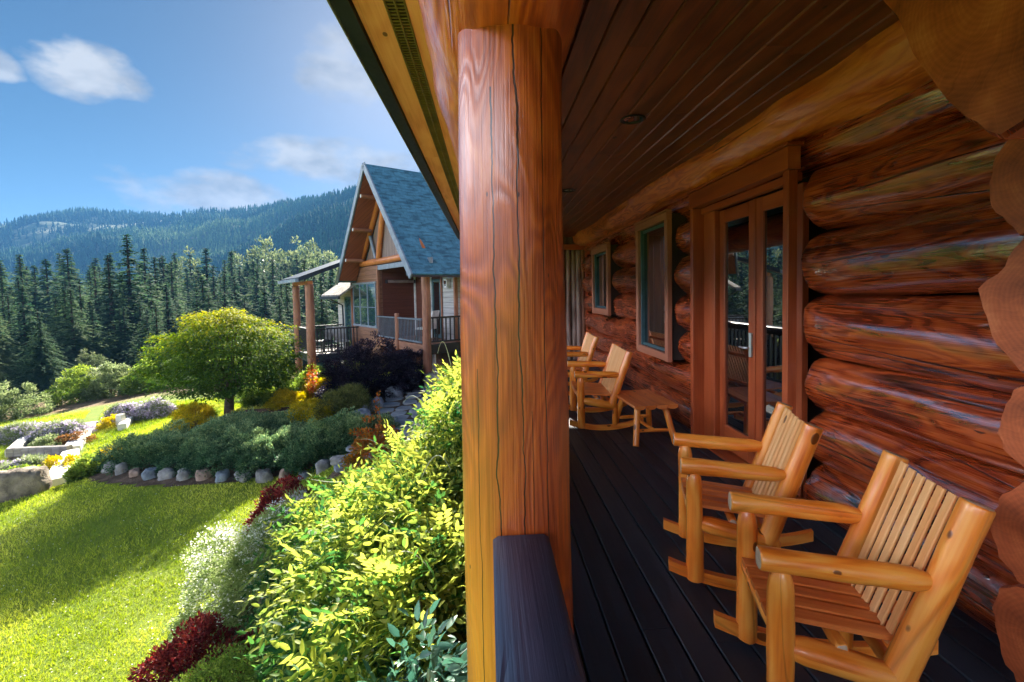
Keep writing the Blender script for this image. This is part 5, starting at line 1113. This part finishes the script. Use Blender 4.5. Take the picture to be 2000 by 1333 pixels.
special = [(285, 462, 46, 3, 1.05, 'tallest conifer of the forest, pale and ragged, left of the maple'), (252, 500, 43, 1, 1.15, 'dark dense conifer right against the tallest one'), (312, 486, 60, 0, 1, 'tall conifer just right of the tallest one'), (180, 488, 62, 0, 1.1, 'pointed dark conifer standing clear of its neighbours left of the tallest'),
  (140, 508, 66, 2, 1, 'bushy conifer between two pointed ones on the left'), (98, 500, 64, 1, 1.1, 'dark narrow conifer above the far left trees'), (60, 515, 70, 3, 1, 'ragged conifer near the left margin skyline'), (12, 524, 62, 0, 1, 'conifer rising at the very left margin'), (345, 505, 72, 4, 1, 'broad conifer on the skyline above the maple'),
  (425, 486, 92, 2, 1, 'broad conifer above the top of the maple crown'), (470, 492, 100, 0, 1, 'pointed conifer right of the middle of the maple'), (222, 520, 52, 5, 1, 'slim conifer left of the dark dense one'),
  (40, 590, 31, 6, 1.0, 'wide drooping conifer filling the left edge'), (118, 618, 30, 7, .95, 'wide low conifer with sweeping branches near the left shrubs'), (-15, 600, 27, 7, 1.0, 'huge conifer cut off by the left edge'), (165, 565, 36, 6, .9, 'mid-sized conifer left of the dark dense one'), (215, 600, 37, 2, 1, 'lower conifer at the foot of the tallest'), (95, 560, 38, 2, 1, 'full conifer behind the wide drooping one'),
  (265, 600, 39, 2, 1.2, 'dark low conifer under the tallest, by the shrubs'), (300, 590, 44, 4, 1, 'broad dark conifer at the left of the maple crown')]
for px_, yt, y, v, w, l in special: con_px(px_, yt, y, v, l, wide=w)
rr_ = random.Random(77); placed = []
tones = {0: 'pointed', 1: 'dark', 2: 'bushy', 3: 'ragged', 4: 'broad', 5: 'slim'}
def area(px_):
    for a, l in ((60, 'at the left margin'), (150, 'above the far left shrubs'), (240, 'just left of the tallest conifer'), (340, 'just right of the tallest conifer'), (430, 'above the left half of the maple'), (530, 'above the right half of the maple'), (620, 'left of the balcony roof')):
        if px_ < a: return l
    return 'beside the cottage gable'
def fill(n, y0, y1, top0, top1, pa, pb, where, mind):
    k = 0; tries = 0
    while k < n and tries < n*40:
        tries += 1; y = rr_.uniform(y0, y1); px_ = rr_.uniform(pa, pb); x = col(px_, y)
        if any((x-a)**2+(y-c)**2 < mind*mind for a, c in placed): continue
        if px_ > 520 and y < 40: continue
        placed.append((x, y)); v = rr_.randrange(6); hz = 573+.02*(952-px_); ytop = hz-rr_.uniform(top0, top1)
        con_px(px_, ytop, y, v, '%s conifer %s, %s' % (tones[v], where, area(px_)), 'conifers '+where, rr_.uniform(.9, 1.2)); k += 1
fill(16, 34, 44, -30, 30, -30, 330, 'in the front row', 3.0)
fill(34, 44, 62, 0, 62, -30, 640, 'in the lower forest', 3.4)
fill(44, 62, 90, 25, 82, -30, 680, 'in the middle rows', 4.0)
fill(60, 90, 140, 45, 92, -30, 690, 'on the forest skyline', 4.6)
# where two or three of one look stand in one place, say which
lab = {}
for o in COL.objects:
    if o.name.startswith('conifer') and 'label' in o.keys(): lab.setdefault(o['label'], []).append(o)
for l, os_ in lab.items():
    if 1 < len(os_) < 5:
        os_.sort(key=lambda o: o.location.x/o.location.y)
        for w, o in zip({2: ('left', 'right'), 3: ('left', 'middle', 'right'), 4: ('first', 'second', 'third', 'fourth')}[len(os_)], os_):
            o['label'] = '%s of %s %s' % (w, {2: 'two', 3: 'three', 4: 'four'}[len(os_)], l.replace('conifer', 'conifers', 1))
# round-headed pale trees in the wood
def broad_mesh(seed):
    V, F, T = clumped((0, 0, 6), (3.2, 3.2, 4.2), 260, 34, .55, .34, LEAF4, seed=seed, hemi=-.8, lump=.35, tone_top=.4); return V, F, T
BV = []
for i in range(2):
    V, F, T = broad_mesh(300+i); c = tri_mesh('crown', V, F, L_PALE, T); b = B(); b.tube([(0, 0, -1), (.1, 0, 4), (0, .1, 8)], [.22, .16, .06], 8)
    for k in range(8): a = k*.8; b.tube([(0, 0, 3+.3*k), (math.cos(a)*1.3, math.sin(a)*1.3, 5+.35*k), (math.cos(a)*2.4, math.sin(a)*2.4, 6.4+.35*k)], [.09, .06, .02], 6)
    tr = b.build('trunk', M_BARK); BV.append((c.data, tr.data)); bpy.data.objects.remove(c); bpy.data.objects.remove(tr)
pal = [(182, 650, 40, 'pale round-headed tree among the conifers left of the maple'), (640, 492, 150, 'palest round tree on the forest skyline beside the cottage roof'), (600, 500, 140, 'pale tree on the skyline left of the cottage roof'), (560, 492, 130, 'pale tree above the right shoulder of the maple'), (520, 500, 135, 'pale tree above the middle of the maple'), (655, 520, 120, 'pale tree touching the cottage barge board'), (625, 520, 110, 'pale green tree behind the balcony roof'), (205, 690, 34, 'low pale tree by the forest-margin shrubs'), (385, 520, 110, 'pale tree above the left of the maple')]
for i, (px_, yt, y, l) in enumerate(pal):
    x = col(px_, y); hz = 573+.02*(952-px_); zt = 1.48+(hz-yt)/889*y; z0 = g1(x, y)-.3; s_ = max(3, zt-z0)/10.2
    o = thing('broadleaf_tree', l, 'tree', (x, y, z0), rnd.uniform(0, 6), 'pale broadleaf trees in the forest'); o.scale = (s_*.85, s_*.85, s_); link('crown', BV[i % 2][0], o); link('trunk', BV[i % 2][1], o)

# ------------------------------------------------------------------ the far woods on the hills: one mass
def far_woods(name, label, n, ymin, ymax, hmin, hmax, seed, qmin=-1.35, qmax=-.05, wr=(.13, .2), lay=4):
    rg = np.random.default_rng(seed); yy = np.exp(rg.uniform(math.log(ymin), math.log(ymax), n*2)); yy = np.where(rg.random(n*2) < .5, yy, rg.uniform(ymin, ymax, n*2)); q = rg.uniform(qmin, qmax, n*2); xx = yy*q
    # clearings and stands
    st = fbm(np.stack([xx/160, yy/160, xx*0], -1), 21, 3); fine = vn(np.stack([xx/35, yy/35, xx*0], -1), 22)
    keep = (st+.25*fine > .50) | (rg.random(n*2) < .16); xx, yy, st, fine = xx[keep][:n], yy[keep][:n], st[keep][:n], fine[keep][:n]; n = len(xx)
    zz = G(xx, yy); h = rg.uniform(hmin, hmax, n)*(.7+.6*fine); w = h*rg.uniform(*wr, n); dec = (vn(np.stack([xx/60, yy/60, xx*0+4], -1), 31)*.7+rg.random(n)*.3) > .74
    K = 6; ang = np.arange(K)/K*2*np.pi; V = []; F = []; base = 0
    vv = []; ff = []
    for l in range(lay):
        z0 = .08+.86*l/lay; z1 = min(1.0, z0+1.55/lay) if l < lay-1 else 1.0; r0 = (1-z0)**.85
        ring = np.stack([np.cos(ang+l*.5)*r0*(1+.35*((np.arange(K)+l) % 2-.5)), np.sin(ang+l*.5)*r0*(1+.35*((np.arange(K)+l) % 2-.5)), np.full(K, z0)-.03*((np.arange(K)+l) % 2)], -1)
        vv.append(ring); vv.append(np.array([[0, 0, z1]])); ff.append(np.array([(base+k, base+(k+1) % K, base+K) for k in range(K)])); base += K+1
    T0 = np.concatenate(vv); F0 = np.concatenate(ff); nt = len(T0)
    rz = rg.random(n)*6.283; c, s_ = np.cos(rz)[:, None], np.sin(rz)[:, None]; jit = 1+rg.normal(0, .16, (n, nt))
    lx = (T0[None, :, 0]*c-T0[None, :, 1]*s_)*w[:, None]*jit; ly = (T0[None, :, 0]*s_+T0[None, :, 1]*c)*w[:, None]*jit; lz = T0[None, :, 2]*h[:, None]*np.where(dec, .62, 1)[:, None]
    bul = np.where(dec, 1.9, 1)[:, None]; V = np.stack([xx[:, None]+lx*bul, yy[:, None]+ly*bul, zz[:, None]+lz-.5], -1).reshape(-1, 3)
    F = (F0[None]+(np.arange(n)*nt)[:, None, None]).reshape(-1, 3)
    tone = np.clip(.40+3.6*(st-.57)+rg.normal(0, .10, n)+np.where(dec, .45, 0), 0, 1); T = np.repeat(tone, nt)
    o = tri_mesh(name, V, F, L_CONF, T); tag(o, label, 'forest', kind='stuff')
far_woods('forest', 'hazy blue conifer forest covering the hills and ridges', 46000, 290, 1000, 7, 15, 4, qmax=.45)
far_woods('forest', 'solid green treetops of the forest on the valley floor behind the near conifers', 4600, 135, 310, 15, 25, 5, qmin=-1.4, qmax=.6, wr=(.15, .24), lay=6)

# ------------------------------------------------------------------ haze: one closed box of thin air around everything
t = NT('haze_air'); pv = t.n('ShaderNodeVolumePrincipled'); pv.inputs['Color'].default_value = (.11, .33, .72, 1); pv.inputs['Density'].default_value = .00033; pv.inputs['Anisotropy'].default_value = 0.0
t.t.links.new(pv.outputs[0], t.out.inputs['Volume'])
zlo = float(min(v.co.z for v in ground.data.vertices))-1
b = B(); b.box((-3250, -320, zlo), (3050, 2650, 195), ch=0.0001); hz_ = b.build('haze', t.m, smooth=False); tag(hz_, 'thin pale blue haze in the air', 'haze', kind='stuff')
